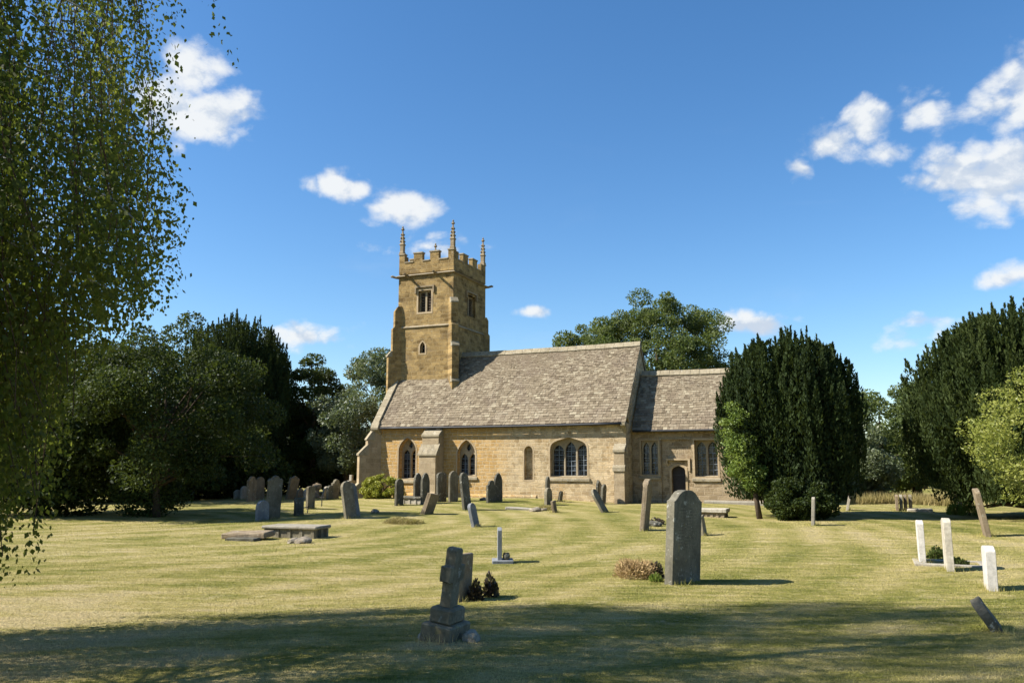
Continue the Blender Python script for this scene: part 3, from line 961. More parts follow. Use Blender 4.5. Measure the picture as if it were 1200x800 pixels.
def two_lights(x0, x1, z0, z1):
    xm = (x0 + x1) / 2
    return [arch(x0 + .05, xm - .04, z0 + .04, z1 - .36, z1 - .06), arch(xm + .04, x1 - .05, z0 + .04, z1 - .36, z1 - .06)]


window(c1, two_lights(.40, 1.12, 1.18, 2.62), CY, church, .14, rows=.2)
window(c2, two_lights(2.66, 3.60, 1.12, 2.62), CY, church, .30, rows=.2)
roof("chancel_roof", .066, CX1 + .1, CY - .25, CE + .05, 2.75, CRZ, church, 21, .03)
m = MB()
m.tube([(.12 + i * 5.3 / 6, CY - .29, CE - .0) for i in range(7)], .05, 8)
m.build("gutter", M['iron'], church, smooth=True)
MB().box(.02, CX1, CY - .02, CY + .1, CE - .12, CE + .03).build("wall_plate", M['chancel'], church)
MB().prism([(0, -.4), (-.13, -.4), (-.13, .10), (-.10, .14), (0, .16)], (3.0, CY - .001, 0), YA, ZA, XA, 2.42).build("plinth", M['gs_pale'], church, bevel=.008)


# ------------------------------------------------------------------ foliage helpers
def unit(n):
    v = RNG.normal(size=(n, 3))
    return v / np.linalg.norm(v, axis=1, keepdims=True)


def leaf_quads(c, axis_, size, aspect=.55, jitter=.6):
    """diamond leaves: c centres, axis_ long direction"""
    n = len(c)
    ax = axis_ + unit(n) * jitter
    ax /= np.linalg.norm(ax, axis=1, keepdims=True)
    sd_ = np.cross(ax, unit(n))
    sd_ /= np.linalg.norm(sd_, axis=1, keepdims=True) + 1e-9
    s = (RNG.uniform(.45, 1.35, n) * size)[:, None]
    a = c - ax * s * .5
    t = c + ax * s * .5
    mpt = c - ax * s * .06
    l = mpt + sd_ * s * aspect * .5
    r = mpt - sd_ * s * aspect * .5
    return np.stack([a, r, t, l], 1).reshape(-1, 3)


def limb_path(a, b, n=6, sag=0.0, wob=.08):
    a, b = Vector(a), Vector(b)
    L = (b - a).length
    pts = []
    for i in range(n + 1):
        t = i / n
        p = a.lerp(b, t)
        if 0 < i < n:
            p += Vector((random.uniform(-1, 1), random.uniform(-1, 1), random.uniform(-.5, .5))) * L * wob * .5
        p.z += sag * 4 * t * (1 - t)
        pts.append(p)
    return pts


def tree(name, label, cat, base, height, width, crown_base, leaf, leafsize=.16, clumps=60, per=420, clump_r=.9, bark='bark', trunk_r=.22,
         limbs=14, seed=1, group=None, flat=1.0, depth=None, aspect=.6, shell=.55, top=.5, lean=(0, 0), jitter=.9, hang=0.0, shape=1.0):
    """broadleaf tree: tapered trunk and limbs, crown of leaf clumps spread through an uneven volume"""
    global RNG
    RNG = np.random.default_rng(seed * 101 + 3)
    random.seed(seed)
    bx_, by_ = base
    root = empty(name, (bx_, by_, gz(bx_, by_)))
    tag(root, label, cat, group or {"hawthorn": "hawthorns at the lawn edge", "laurel": "laurels under the left trees", "holly": "dark hollies at the sides", "field_maple": "maples in the gap between the yews"}.get(name))
    dp = depth or width
    zc = crown_base + (height - crown_base) * top
    cen = []
    tries = 0
    while len(cen) < clumps and tries < clumps * 60:
        tries += 1
        u = unit(1)[0]
        r = RNG.uniform(shell, 1.0) ** .7
        p = np.array([u[0] * width / 2 * r, u[1] * dp / 2 * r, 0.0])
        hz = (height - zc) if u[2] > 0 else (zc - crown_base)
        p[2] = zc + u[2] * hz * r
        # uneven outline
        k = mnoise.noise(Vector((u[0] * 1.7 + seed * 3.1, u[1] * 1.7, u[2] * 1.7)))
        p[:2] *= 1 + .28 * k
        p[2] = zc + (p[2] - zc) * (1 + .22 * k)
        p[:2] += np.array(lean) * (p[2] / height)
        cen.append(p)
    cen = np.array(cen)
    tr = MB()
    th = crown_base + (height - crown_base) * .62
    tp = [Vector((0, 0, -.2))]
    for i in range(1, 6):
        t = i / 5
        tp.append(Vector((lean[0] * t * .6 + random.uniform(-.12, .12) * width * .12, lean[1] * t * .6 + random.uniform(-.1, .1) * width * .1, th * t)))
    tr.tube(tp, [trunk_r * 1.25, trunk_r, trunk_r * .82, trunk_r * .62, trunk_r * .42, trunk_r * .15], 9)
    idx = RNG.permutation(len(cen))[:limbs]
    for k in idx:
        c = Vector(cen[k])
        t = min(max((c.z / height) * .75, .22), .95)
        i = int(t * 5)
        a = tp[min(i, 4)].lerp(tp[min(i + 1, 5)], t * 5 - i)
        r0 = trunk_r * (1 - t) * .55 + .02
        tr.tube(limb_path(a, c, 6, .12 * (c - a).length, .1), [r0, r0 * .8, r0 * .62, r0 * .48, r0 * .36, r0 * .25, r0 * .12], 6)
    tr.build("trunk", M[bark], root, smooth=True)
    out = []
    for c in cen:
        rr = clump_r * RNG.uniform(.55, 1.25)
        n = int(per * (rr / clump_r) ** 1.6)
        u = unit(n)
        rad = RNG.uniform(.25, 1.0, n) ** .5 * rr
        p = c + u * rad[:, None] * np.array([1, 1, .72 * flat])
        p[:, 2] -= hang * RNG.uniform(0, 1, n) ** 2
        ax = u * .6 + np.array([0, 0, .15 - hang * .5])
        out.append(leaf_quads(p, ax, leafsize, aspect, jitter))
    np_mesh("crown", np.concatenate(out), 4, M[leaf], root)
    return root


def irish_yew(name, label, base, height, width, leaf='yew', seed=1, spires=230, per=260, skirt=.5, depth=None, waist=.34, group=None, leafsize=.125):
    """dome of many upright plumes on a short trunk"""
    global RNG
    RNG = np.random.default_rng(seed * 77 + 5)
    random.seed(seed)
    root = empty(name, (base[0], base[1], gz(*base)))
    tag(root, label, "tree", "upright dark yews")
    a = width / 2
    b = (depth or width) / 2
    z0 = skirt
    zw = z0 + (height - z0) * waist          # widest level

    def prof(z):
        if z > zw:
            t = (z - zw) / (height - zw)
            return math.sqrt(max(0, 1 - t ** 1.7))
        t = (zw - z) / (zw - z0)
        return 1 - .55 * t ** 1.5

    out = []
    stems = MB()
    for i in range(spires):
        ph = RNG.uniform(0, 2 * math.pi)
        q = RNG.random()
        if q < .42:       # plumes that make the top of the dome
            r = math.sqrt(RNG.random()) * .93
            t = (1 - r ** 2) ** (1 / 1.7)
            ztip = zw + (height - zw) * t + RNG.uniform(-.40, .26)
            rad = r
            L = RNG.uniform(1.6, 2.9)
        else:
            ztip = RNG.uniform(z0 + .8, height * .93)
            rad = prof(ztip - .45) * RNG.uniform(.90, 1.03)
            L = RNG.uniform(1.3, 2.6)
        lob = 1 + .07 * math.sin(ph * 5 + seed) + .05 * math.sin(ph * 9 + 2 * seed)
        rad *= lob
        tip = np.array([math.cos(ph) * a * rad, math.sin(ph) * b * rad, ztip])
        low = ztip - L
        rb = prof(max(low, z0)) if low > z0 else prof(z0)
        f = .90 if q >= .42 else .85
        bot = np.array([tip[0] * f, tip[1] * f, max(low, z0 * .8)])
        L = max(ztip - bot[2], .6)
        R0 = RNG.uniform(.17, .31) * (.7 + .06 * width) * (.72 if q < .42 else 1)
        n = int(1.7 * per * (L / 2.2) * (R0 / .3))
        t = RNG.uniform(0, 1, n) ** .85
        rr = R0 * np.minimum(1, (1.02 - t) * 1.7) * np.minimum(1, t * 5 + .35)
        an = RNG.uniform(0, 2 * np.pi, n)
        rr2 = rr * RNG.uniform(.35, 1.1, n)
        c = bot + (tip - bot) * t[:, None]
        o_ = np.stack([np.cos(an), np.sin(an), np.zeros(n)], -1)
        p = c + o_ * rr2[:, None]
        ax = o_ * .55 + np.array([0, 0, 1.0])
        out.append(leaf_quads(p, ax, leafsize, .42, .35))
        if i % 6 == 0:
            stems.tube([Vector((math.cos(ph) * .12, math.sin(ph) * .12, .3)), Vector(bot * .5) + Vector((0, 0, .2)), Vector(bot * .72), Vector(tip * .72)], [.07, .05, .035, .01], 5)
    # the leafy surface between the plumes, fluted from top to bottom
    n = int(52 * spires)
    u = RNG.uniform(0, 1, n)
    zz = z0 + (height * .92 - z0) * u
    an = RNG.uniform(0, 2 * np.pi, n)
    k = np.array([prof(z) for z in zz]) * (.90 + .05 * np.sin(an * 23 + seed + zz * .4) + .035 * np.sin(an * 41 - zz * .6)) * (1 + .07 * np.sin(an * 5 + seed) + .05 * np.sin(an * 9 + 2 * seed))
    k *= RNG.uniform(.88, 1.03, n)
    p = np.stack([np.cos(an) * a * k, np.sin(an) * b * k, zz], -1)
    o_ = np.stack([np.cos(an), np.sin(an), np.zeros(n)], -1)
    out.append(leaf_quads(p, o_ * .5 + np.array([0, 0, 1.0]), leafsize * 1.15, .45, .35))
    # oversized leaves added inside to stop light showing through the crown
    n = 9000
    zz = RNG.uniform(z0 * 1.1, height * .80, n)
    k = np.array([prof(z) for z in zz]) * np.sqrt(RNG.uniform(.1, 1, n)) * .80
    an = RNG.uniform(0, 2 * np.pi, n)
    p = np.stack([np.cos(an) * a * k, np.sin(an) * b * k, zz], -1)
    out.append(leaf_quads(p, np.tile(np.array([0, 0, 1.0]), (n, 1)), .34, .6, .6))
    np_mesh("crown", np.concatenate(out), 4, M[leaf], root)
    for k in range(7):
        an = random.uniform(0, 6.28)
        stems.tube([Vector((math.cos(an) * .10, math.sin(an) * .10, -.15)), Vector((math.cos(an) * .16, math.sin(an) * .16, .6)), Vector((math.cos(an) * a * .4, math.sin(an) * b * .4, height * .5))], [.15, .12, .05], 7)
    stems.build("trunk", M['bark'], root, smooth=True)
    return root


def at(px, depth):
    """ground point seen in picture column px at a distance"""
    return ((px - 600) / FPX * depth, depth)


def H(py, depth):
    return EYE + (543 - py) / FPX * depth


# ------------------------------------------------------------------ trees
# weeping birch whose curtain hangs into the picture on the left; it also shades the near lawn
def birch():
    global RNG
    RNG = np.random.default_rng(42)
    random.seed(42)
    BX, BY = -6.4, 5.5
    root = empty("weeping_birch", (BX, BY, gz(BX, BY)))
    tag(root, "tall weeping birch with hanging curtains of small leaves at the left edge of the lawn", "tree")
    tr = MB()
    tp = [Vector((0, 0, -.2)), Vector((.05, .05, 2)), Vector((.15, .0, 4)), Vector((.1, .4, 6.2)), Vector((.25, 1.1, 8.4)), Vector((.2, 1.8, 10.6))]
    tr.tube(tp, [.20, .15, .12, .09, .05, .015], 10)

    def rmax(z, an):
        zs = (0, 1.0, 2.4, 2.9, 3.4, 4.4, 5.0, 6.5, 9, 11.5)
        rs = (3.0, 3.1, 3.18, 3.55, 3.92, 3.98, 3.65, 3.5, 2.6, .7)
        return np.interp(z, zs, rs) * (1 + .05 * np.sin(an * 7 + 1) + .04 * np.sin(an * 13 + z * .5))

    tails = []
    for k in range(96):
        an = k * 2.399 + random.uniform(-.25, .25)
        hz = 2.8 + 7.2 * random.random() ** 1.7
        b_z = hz + random.uniform(.2, .9)
        reach = float(rmax(min(b_z, 11), an)) * random.uniform(.78, 1.0)
        i = min(int(hz / 2.12), 4)
        a = tp[i].lerp(tp[i + 1], min(1, max(0, (hz - tp[i].z) / (tp[i + 1].z - tp[i].z))))
        b = Vector((math.cos(an) * reach, math.sin(an) * reach + float(np.interp(b_z, (5, 11), (0, 1.8))), b_z))
        rise = random.uniform(.2, .8)
        path = []
        for j in range(9):
            t = j / 8
            p = a.lerp(b, t)
            p.z += rise * math.sin(t * math.pi) - .9 * max(0, t - .75)
            p.x += random.uniform(-.1, .1); p.y += random.uniform(-.1, .1)
            path.append(p)
        r0 = .030 * (1.1 - hz / 14)
        tr.tube(path, [r0 * (1 - .11 * j) for j in range(9)], 6, cap=False)
        for q in range(17 if hz < 5.8 else 24):
            t = random.uniform(.2, 1.0) ** (.75 if hz < 5.8 else .4)
            j = min(int(t * 8), 7)
            p = path[j].lerp(path[j + 1], t * 8 - j)
            sa = random.uniform(0, 6.28)
            so_ = random.uniform(.05, .7 if hz < 5.8 else .5)
            tails.append((p, p + Vector((math.cos(sa) * so_, math.sin(sa) * so_, random.uniform(-.15, .2)))))
    tr.build("trunk", M['birch_bark'], root, smooth=True)
    tw_ = MB()
    cs, axs = [], []
    wind = Vector((.13, .02, 0))
    for k, (p0, p) in enumerate(tails):
        L0 = random.uniform(1.8, 4.8) * (1.0 if p.z < 6.3 else .55)
        # every drooping branchlet is a tail of several thin twigs
        lim = random.gauss(-.08, .17)
        for q in range(random.randint(4, 7) if p.z < 6.0 else random.randint(1, 3)):
            L = L0 * random.uniform(.45, 1.0)
            st = p + Vector((random.gauss(0, .10), random.gauss(0, .10), random.uniform(-.35, .1)))
            sway = wind + Vector((random.gauss(.03, .08), random.gauss(0, .06), 0))
            ph = random.uniform(0, 6.28)
            pts = [st + sway * (L * (j / 5) ** 1.5) + Vector((.04 * math.sin(ph + j * 1.7), .04 * math.cos(ph + j * 1.3), -L * j / 5)) for j in range(6)]
            n = int(L * 44)
            ts = RNG.uniform(0, 1, n) ** .85 * 4.999
            ii = ts.astype(int)
            P = np.array([list(v) for v in pts])
            c = P[ii] + (P[ii + 1] - P[ii]) * (ts - ii)[:, None]
            c += RNG.normal(size=(n, 3)) * np.array([.055, .055, .03])
            yc = c[:, 1] - np.interp(c[:, 2], (5, 11), (0, 1.8))
            r = np.hypot(c[:, 0], yc)
            an = np.arctan2(yc, c[:, 0])
            low = np.interp(r, (0, 2.6, 2.85, 3.05, 3.25, 4), (.4, .48, .7, 1.3, 2.5, 2.7)) + .3 * np.sin(k * 1.7) ** 2 + .2 * np.sin(an * 9) ** 2
            ok = (r < rmax(c[:, 2], an) + lim + RNG.normal(0, .03, n)) & (c[:, 2] > low) & ((r > 2.15) | (c[:, 2] > 5.5) | (RNG.random(n) < .3)) & ((c[:, 0] > -.6) | (RNG.random(n) < .7))
            c = c[ok]
            if len(c) < 6: continue
            cs.append(c)
            axs.append(np.tile(np.array([.1, 0, -1.0]), (len(c), 1)))
            zlow = c[:, 2].min()
            keep = [v for v in pts if v.z > zlow and math.hypot(v.x, v.y - float(np.interp(v.z, (5, 11), (0, 1.8)))) < float(rmax(v.z, math.atan2(v.y, v.x))) + min(lim, 0) - .05]
            if q < 2 and len(keep) > 2 and math.hypot(keep[-1].x, keep[-1].y) < 3.95:
                tw_.tube(keep, [.004] * len(keep), 3, cap=False)
    tw_.build("twigs", M['twig'], root)
    np_mesh("crown", leaf_quads(np.concatenate(cs), np.concatenate(axs), .043, .76, .75), 4, M['birch_leaf'], root)
    print("birch leaves", sum(len(c) for c in cs))


birch()

# left of the church
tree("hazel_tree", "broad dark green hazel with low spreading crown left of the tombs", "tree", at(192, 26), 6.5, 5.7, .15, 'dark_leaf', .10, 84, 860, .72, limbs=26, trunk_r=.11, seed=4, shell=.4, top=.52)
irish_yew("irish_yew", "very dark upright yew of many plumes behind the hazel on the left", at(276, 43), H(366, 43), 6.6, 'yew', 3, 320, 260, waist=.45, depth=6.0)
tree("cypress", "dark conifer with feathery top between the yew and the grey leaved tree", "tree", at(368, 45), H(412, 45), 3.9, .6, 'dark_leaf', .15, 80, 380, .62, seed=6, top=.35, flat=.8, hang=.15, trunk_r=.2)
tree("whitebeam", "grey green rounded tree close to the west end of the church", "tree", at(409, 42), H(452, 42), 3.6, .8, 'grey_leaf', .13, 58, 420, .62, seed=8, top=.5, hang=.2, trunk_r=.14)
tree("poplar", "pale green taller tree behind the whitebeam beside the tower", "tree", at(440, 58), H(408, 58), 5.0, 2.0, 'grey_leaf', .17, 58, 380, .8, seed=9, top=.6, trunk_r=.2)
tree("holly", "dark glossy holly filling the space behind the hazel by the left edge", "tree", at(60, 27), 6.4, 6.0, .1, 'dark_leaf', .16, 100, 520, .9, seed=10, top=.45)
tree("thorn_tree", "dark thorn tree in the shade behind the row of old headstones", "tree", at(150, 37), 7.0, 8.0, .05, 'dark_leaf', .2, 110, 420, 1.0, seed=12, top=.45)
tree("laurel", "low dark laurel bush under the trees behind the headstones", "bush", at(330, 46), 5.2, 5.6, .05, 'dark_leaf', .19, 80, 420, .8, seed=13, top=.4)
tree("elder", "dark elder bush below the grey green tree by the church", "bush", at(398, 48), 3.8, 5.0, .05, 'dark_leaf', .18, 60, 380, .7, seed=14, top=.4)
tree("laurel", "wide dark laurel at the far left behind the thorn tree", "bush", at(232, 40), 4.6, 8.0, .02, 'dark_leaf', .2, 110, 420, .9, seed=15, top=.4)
# behind the church
tree("sycamore", "large green sycamore rising behind the ridge of the church roof", "tree", at(772, 58), H(347, 58), 11.0, 4.5, 'mid_leaf', .17, 230, 520, .9, seed=17, top=.42, trunk_r=.35, shell=.55)
tree("young_sycamore", "small rounded treetop left of the big tree behind the nave ridge", "tree", at(676, 60), H(372, 60), 4.0, 4.0, 'mid_leaf', .18, 46, 480, .8, seed=18, top=.5)
# right
irish_yew("irish_yew", "dark dome shaped yew of upright plumes at the east end of the chancel", at(924, 26.6), H(384, 26.6), 4.75, 'yew', 21, 380, 230, skirt=.7, waist=.42, depth=3.9)
irish_yew("irish_yew", "largest dark yew with tall pointed plumes at the right edge", at(1208, 25.5), H(352, 25.5), 7.3, 'yew_warm', 27, 540, 230, skirt=.55, waist=.42, depth=6.0)
tree("field_maple", "mid green bushy tree in the gap between the two right hand yews", "tree", at(1030, 41), H(446, 41), 5.4, .3, 'mid_leaf', .15, 70, 430, .75, seed=24, top=.45)
tree("hawthorn", "dusty green hawthorn at the lawn edge left of the largest yew", "tree", at(1068, 41), H(484, 41), 5.0, .3, 'mid_leaf', .13, 60, 430, .62, seed=25, top=.4)
tree("hawthorn", "low green hawthorn tucked behind the dome shaped yew", "tree", at(1003, 36), H(505, 36), 2.8, .3, 'grey_leaf', .14, 40, 380, .6, seed=26, top=.4)
tree("field_maple", "far pale tree rising over the hawthorns in the gap", "tree", at(1075, 55), H(446, 55), 6.0, 1.0, 'mid_leaf', .19, 60, 360, .85, seed=28, top=.5)
tree("acacia", "light yellow green feathery tree reaching in at the right edge", "tree", at(1222, 19), 3.75, 3.1, .55, 'lime_leaf', .085, 74, 250, .42, seed=29, top=.45, flat=.95, aspect=.4, limbs=8, trunk_r=.07)
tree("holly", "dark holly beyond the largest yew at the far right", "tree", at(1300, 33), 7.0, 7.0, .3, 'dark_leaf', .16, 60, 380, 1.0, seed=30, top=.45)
# climbing plant on the chancel side of the yew
tree("climbing_honeysuckle", "bright green climber on the chancel side of the dome shaped yew", "climber", at(885, 25.5), H(474, 25.1), 1.15, H(574, 25.1), 'ivy_leaf', .075, 120, 120, .24, seed=33, shell=.1, top=.32, trunk_r=.08, limbs=14, depth=.8, lean=(-.72, 0))
tree("juniper_bush", "low dark green bush at the foot of the dome shaped yew", "bush", at(932, 24.7), 1.1, 2.05, .05, 'dark_leaf', .085, 56, 420, .30, seed=35, top=.4, trunk_r=.05, limbs=10, depth=1.5)
tree("box_bush", "clipped yellow green rounded bush against the west end of the nave", "bush", at(452, 37.0), .95, 1.75, .02, 'box_leaf', .075, 80, 300, .20, seed=36, top=.35, trunk_r=.04, limbs=8, depth=1.2, shell=.85)


# far tree belts beyond the churchyard close the horizon
def tree_belt(name, label, x0, x1, y0, y1, hgt, seed, mat='dark_leaf', n=220):
    global RNG
    RNG = np.random.default_rng(seed)
    out = []
    for i in range(n):
        t = RNG.random()
        c = np.array([x0 + (x1 - x0) * t + RNG.normal() * 1.5, y0 + (y1 - y0) * t + RNG.normal() * 1.5, RNG.uniform(.2, hgt)])
        c[2] *= .7 + .3 * math.sin(t * 23 + seed)
        k = 150
        u = unit(k)
        p = c + u * (RNG.uniform(.2, 1, k) ** .5 * 1.5)[:, None]
        p[:, 2] = np.abs(p[:, 2])
        out.append(leaf_quads(p, u, .42, .6, .9))
    o = np_mesh(name, np.concatenate(out), 4, M[mat])
    tag(o, label, "trees", kind='stuff')


tree_belt("hedgerow", "far dark hedgerow beyond the churchyard on the left", -60, 2, 52, 72, 5.0, 5)
tree_belt("hedgerow", "far green hedgerow beyond the churchyard on the right", 2, 62, 74, 48, 3.6, 6, 'mid_leaf')
tree_belt("hedgerow", "dark hedgerow along the left side outside the view", -48, -30, 52, -10, 5.0, 7)
tree_belt("hedgerow", "green hedgerow along the right side outside the view", 48, 34, 50, -10, 4.0, 8, 'mid_leaf')


# ------------------------------------------------------------------ gravestones
def hs_profile(kind, w, h):
    a = w / 2
    if kind == 'round':
        top = [(a * math.cos(t), h - a * .8 + a * .8 * math.sin(t)) for t in np.linspace(0, math.pi, 11)]
    elif kind == 'cambered':
        top = [(a * math.cos(t), h - a * .3 + a * .3 * math.sin(t)) for t in np.linspace(0, math.pi, 9)]
    elif kind == 'pointed':
        top = [(a, h - a * 1.3), (a * .86, h - a * .75), (a * .5, h - a * .25), (0, h), (-a * .5, h - a * .25), (-a * .86, h - a * .75), (-a, h - a * 1.3)]
    elif kind == 'shoulder':
        s = a * .62
        top = [(a, h - s * 1.0), (s * 1.12, h - s * .95), (s, h - s * .8)] + [(s * math.cos(t), h - s * .75 + s * .75 * math.sin(t)) for t in np.linspace(.15, math.pi - .15, 9)] + [(-s, h - s * .8), (-s * 1.12, h - s * .95), (-a, h - s * 1.0)]
    elif kind == 'scroll':
        top = [(a, h - a * .75), (a * 1.06, h - a * .4), (a * .8, h - a * .18), (a * .52, h - a * .3), (a * .40, h - a * .1), (a * .2, h + a * .03), (0, h + a * .08),
               (-a * .2, h + a * .03), (-a * .40, h - a * .1), (-a * .52, h - a * .3), (-a * .8, h - a * .18), (-a * 1.06, h - a * .4), (-a, h - a * .75)]
    elif kind == 'ogee':
        top = [(a, h - .155), (a * .93, h - .150), (a * .80, h - .12), (a * .66, h - .075), (a * .48, h - .028), (a * .25, h - .004), (0, h),
               (-a * .25, h - .004), (-a * .48, h - .028), (-a * .66, h - .075), (-a * .80, h - .12), (-a * .93, h - .150), (-a, h - .155)]
    else:
        top = [(a, h), (-a, h)]
    return [(-a, -.2), (a, -.2)] + list(top)


GRP = "headstones in the churchyard"


def headstone(px, py, top, w, t, kind, mat, label, dx=0, yaw=0, name="headstone", cat="gravestone", group=GRP, rough=.006, bevel=.012, cuts=1):
    """px, py: where its foot stands in the view; top: how high it reaches; dx: how far the top leans sideways"""
    p = gpt(px, py)
    dist = p.y
    h = (py - top) / FPX * dist * 1.01
    prof = hs_profile(kind, w, h)
    o = MB().prism(prof, (-t / 2, 0, 0), YA, ZA, XA, t).build(name, M[mat], None, bevel=bevel, rough=rough, cuts=cuts)
    up = Vector((dx / FPX * dist, random.uniform(-.03, .03) * h, h)).normalized()
    q = Vector((0, 0, 1)).rotation_difference(up).to_matrix().to_4x4()
    o.matrix_world = Matrix.Translation(p) @ q @ Matrix.Rotation(-TH + R(yaw), 4, 'Z')
    tag(o, label, cat, group)
    FEET.append((p.x, p.y, w))
    return o


FEET = []
random.seed(5)
S = headstone
# left group under the trees
S(278, 584.5, 574, .45, .1, 'round', 'gs_pale', "tiny pale headstone furthest left of the far row under the dark trees")
S(286, 584.5, 570, .5, .1, 'round', 'gs_pale', "small pale headstone just left of the pair of brown headstones")
S(294, 587, 559, .55, .1, 'shoulder', 'gs_brown', "brown shouldered headstone, left one of the shaded pair")
S(304, 585, 559.5, .55, .1, 'round', 'gs_brown', "brown rounded headstone, right one of the shaded pair")
S(319, 608, 560, .6, .11, 'scroll', 'gs_grey', "tall grey scroll topped headstone standing in shade above the chest tomb", dx=2)
S(307, 610, 587, .5, .1, 'round', 'gs_blue', "short blue grey headstone left of the tall scroll topped one")
S(326, 585, 573, .4, .1, 'round', 'gs_grey', "small grey headstone half hidden right of the scroll topped one")
S(340, 585, 558.5, .62, .12, 'scroll', 'gs_brown', "sunlit brown scroll topped headstone leaning right in the far row", dx=5)
S(350, 604, 584, .42, .1, 'flat', 'gs_dark', "short dark square topped headstone in the shade right of the scroll topped ones")
S(351, 583, 572.5, .42, .1, 'round', 'gs_brown', "small brown rounded headstone right of the sunlit scroll topped one", dx=1)
S(363.5, 596, 570.5, .42, .1, 'cambered', 'gs_grey', "slim grey headstone standing alone in the shadow band")
S(359, 584, 573, .35, .1, 'round', 'gs_pale', "little pale headstone behind the slim grey one")
S(380, 583, 570, .4, .1, 'round', 'gs_pale', "small pale leaning headstone left of the dark topped one in the far row", dx=3)
S(391, 584, 562, .62, .12, 'shoulder', 'gs_grey', "stout grey headstone with pale edge beside the small leaning one", dx=3)
S(386.5, 585, 569, .42, .12, 'round', 'gs_dark', "small dark headstone in front of the stout grey one")
S(411, 607, 565, .55, .10, 'round', 'gs_grey', "tall grey headstone leaning left before the west buttress, nearer of the two", dx=-7)
S(417, 606, 567, .42, .09, 'round', 'gs_blue', "narrow blue grey headstone leaning beside the taller leaning one", dx=-7)
# in front of the nave
S(467.5, 592, 562, .55, .1, 'round', 'gs_dark', "dark round topped headstone beside the yellow green bush")
S(489, 590, 555, .55, .1, 'pointed', 'gs_dark', "dark pointed headstone, left one of the pair by the first nave window")
S(498, 590.5, 555, .6, .1, 'pointed', 'gs_dark', "dark pointed headstone with pale edge, right one of the pair by the first nave window")
S(517, 587.5, 554.5, .75, .1, 'cambered', 'gs_dark', "wide dark headstone against the foot of the nave buttress")
S(531, 587.5, 553, .72, .1, 'round', 'gs_grey', "round topped headstone with bright left edge right of the nave buttress")
S(500, 602, 578, .55, .16, 'flat', 'gs_brown', "broken brown headstone leaning right in front of the pointed pair", dx=8, rough=.02)
S(547.5, 597, 555, .55, .1, 'round', 'gs_dark', "tall dark leaning headstone below the second nave window", dx=-5)
S(557.5, 617, 590, .34, .09, 'round', 'gs_blue', "short blue grey headstone leaning left on the open lawn", dx=-6)
S(575.5, 588.5, 563.5, .62, .1, 'shoulder', 'gs_dark', "lower dark headstone, left one of the pair under the plain nave wall", yaw=-6)
S(583.5, 587.5, 555, .62, .1, 'pointed', 'gs_dark', "taller dark pointed headstone, right one of the pair under the plain nave wall", yaw=-4)
S(608, 579.5, 557, .5, .07, 'round', 'gs_dark', "thin dark headstone tilted sharply left against the nave wall", dx=-9)
S(642, 587, 559, .36, .1, 'pointed', 'gs_dark', "slim dark pointed headstone behind the rounded one below the large nave window")
S(642.5, 591, 572, .6, .12, 'round', 'gs_grey', "low rounded grey headstone in front of the slim pointed one")
S(656, 587.5, 575.5, .32, .08, 'round', 'gs_dark', "very small dark headstone leaning right under the large nave window", dx=2)
S(650, 600.5, 587, .28, .1, 'flat', 'gs_brown', "small brown stump of a headstone near the low rounded one", dx=-2, rough=.015)
S(702, 588, 562, .55, .1, 'pointed', 'gs_dark', "upright dark pointed headstone in the middle of the fan of three")
S(709, 600, 571, .5, .09, 'round', 'gs_grey', "grey headstone tilted left at the front of the fan of three", dx=-16)
S(706.5, 590, 568, .5, .09, 'round', 'gs_dark', "dark rounded headstone tilted right at the back of the fan of three", dx=2)
S(755, 621, 563.5, .5, .13, 'round', 'gs_brown', "tall weathered brown headstone leaning right before the chancel", dx=6, rough=.02)
S(778, 588.5, 567, .34, .09, 'round', 'gs_pale', "small pale headstone leaning left near the chancel door", dx=-2)
S(824.5, 627, 605, .34, .1, 'flat', 'gs_grey', "small grey stub of a stone just behind the large headstone", dx=-3, rough=.015)
# the big one
BIG = S(800, 682, 580, .70, .13, 'ogee', 'gs_big', "large dark headstone with curved top standing near on the lawn", dx=6, yaw=-22, cuts=2, rough=.004)
ins = MB()
hb = 101 / FPX * gpt(800, 682).y
rg_ = random.Random(4)
for r_ in range(13):
    z = hb - .24 - r_ * .042
    y = -.24 + rg_.uniform(0, .05)
    while y < .22:
        w = rg_.uniform(.02, .075)
        ins.box(.0662, .0672, y, min(y + w, .25), z, z + .016)
        y += w + .018
ins.build("inscription", M['gs_big'], BIG)
# right side
S(953, 615, 583.5, .42, .08, 'cambered', 'gs_pale', "thin pale headstone seen edge on before the low dark bush", dx=2)
S(993, 597.5, 580, .45, .09, 'round', 'gs_pale', "pale headstone leaning right beyond the low dark bush", dx=4)
S(971, 589, 575, .4, .08, 'round', 'gs_pale', "thin pale headstone leaning left behind the low dark bush", dx=-2)
for px, mt, lb in ((1051.5, 'gs_brown', "leftmost brown headstone of the close row of four by the long grass"), (1056.5, 'gs_pale', "pale second headstone of the close row of four by the long grass"),
                   (1061.5, 'gs_brown', "brown third headstone of the close row of four by the long grass"), (1067.5, 'gs_grey', "grey rightmost headstone of the close row of four by the long grass")):
    S(px, 598, 580, .5, .09, 'cambered', mt, lb)
S(1157, 628, 574, .55, .11, 'cambered', 'gs_brown', "tall brown headstone leaning left before the largest yew", dx=-10)
S(1126, 601, 581, .4, .1, 'round', 'gs_pale', "pale headstone hidden among the ferns under the largest yew")
S(1081, 659, 612, .40, .10, 'cambered', 'gs_white', "bright white headstone, left one of the three on the right lawn")
S(1113, 668, 610.5, .42, .11, 'cambered', 'gs_pale', "tall pale headstone, middle one of the three on the right lawn")
S(1161.5, 690, 642.5, .42, .12, 'cambered', 'gs_white', "shorter white headstone, nearest of the three on the right lawn")
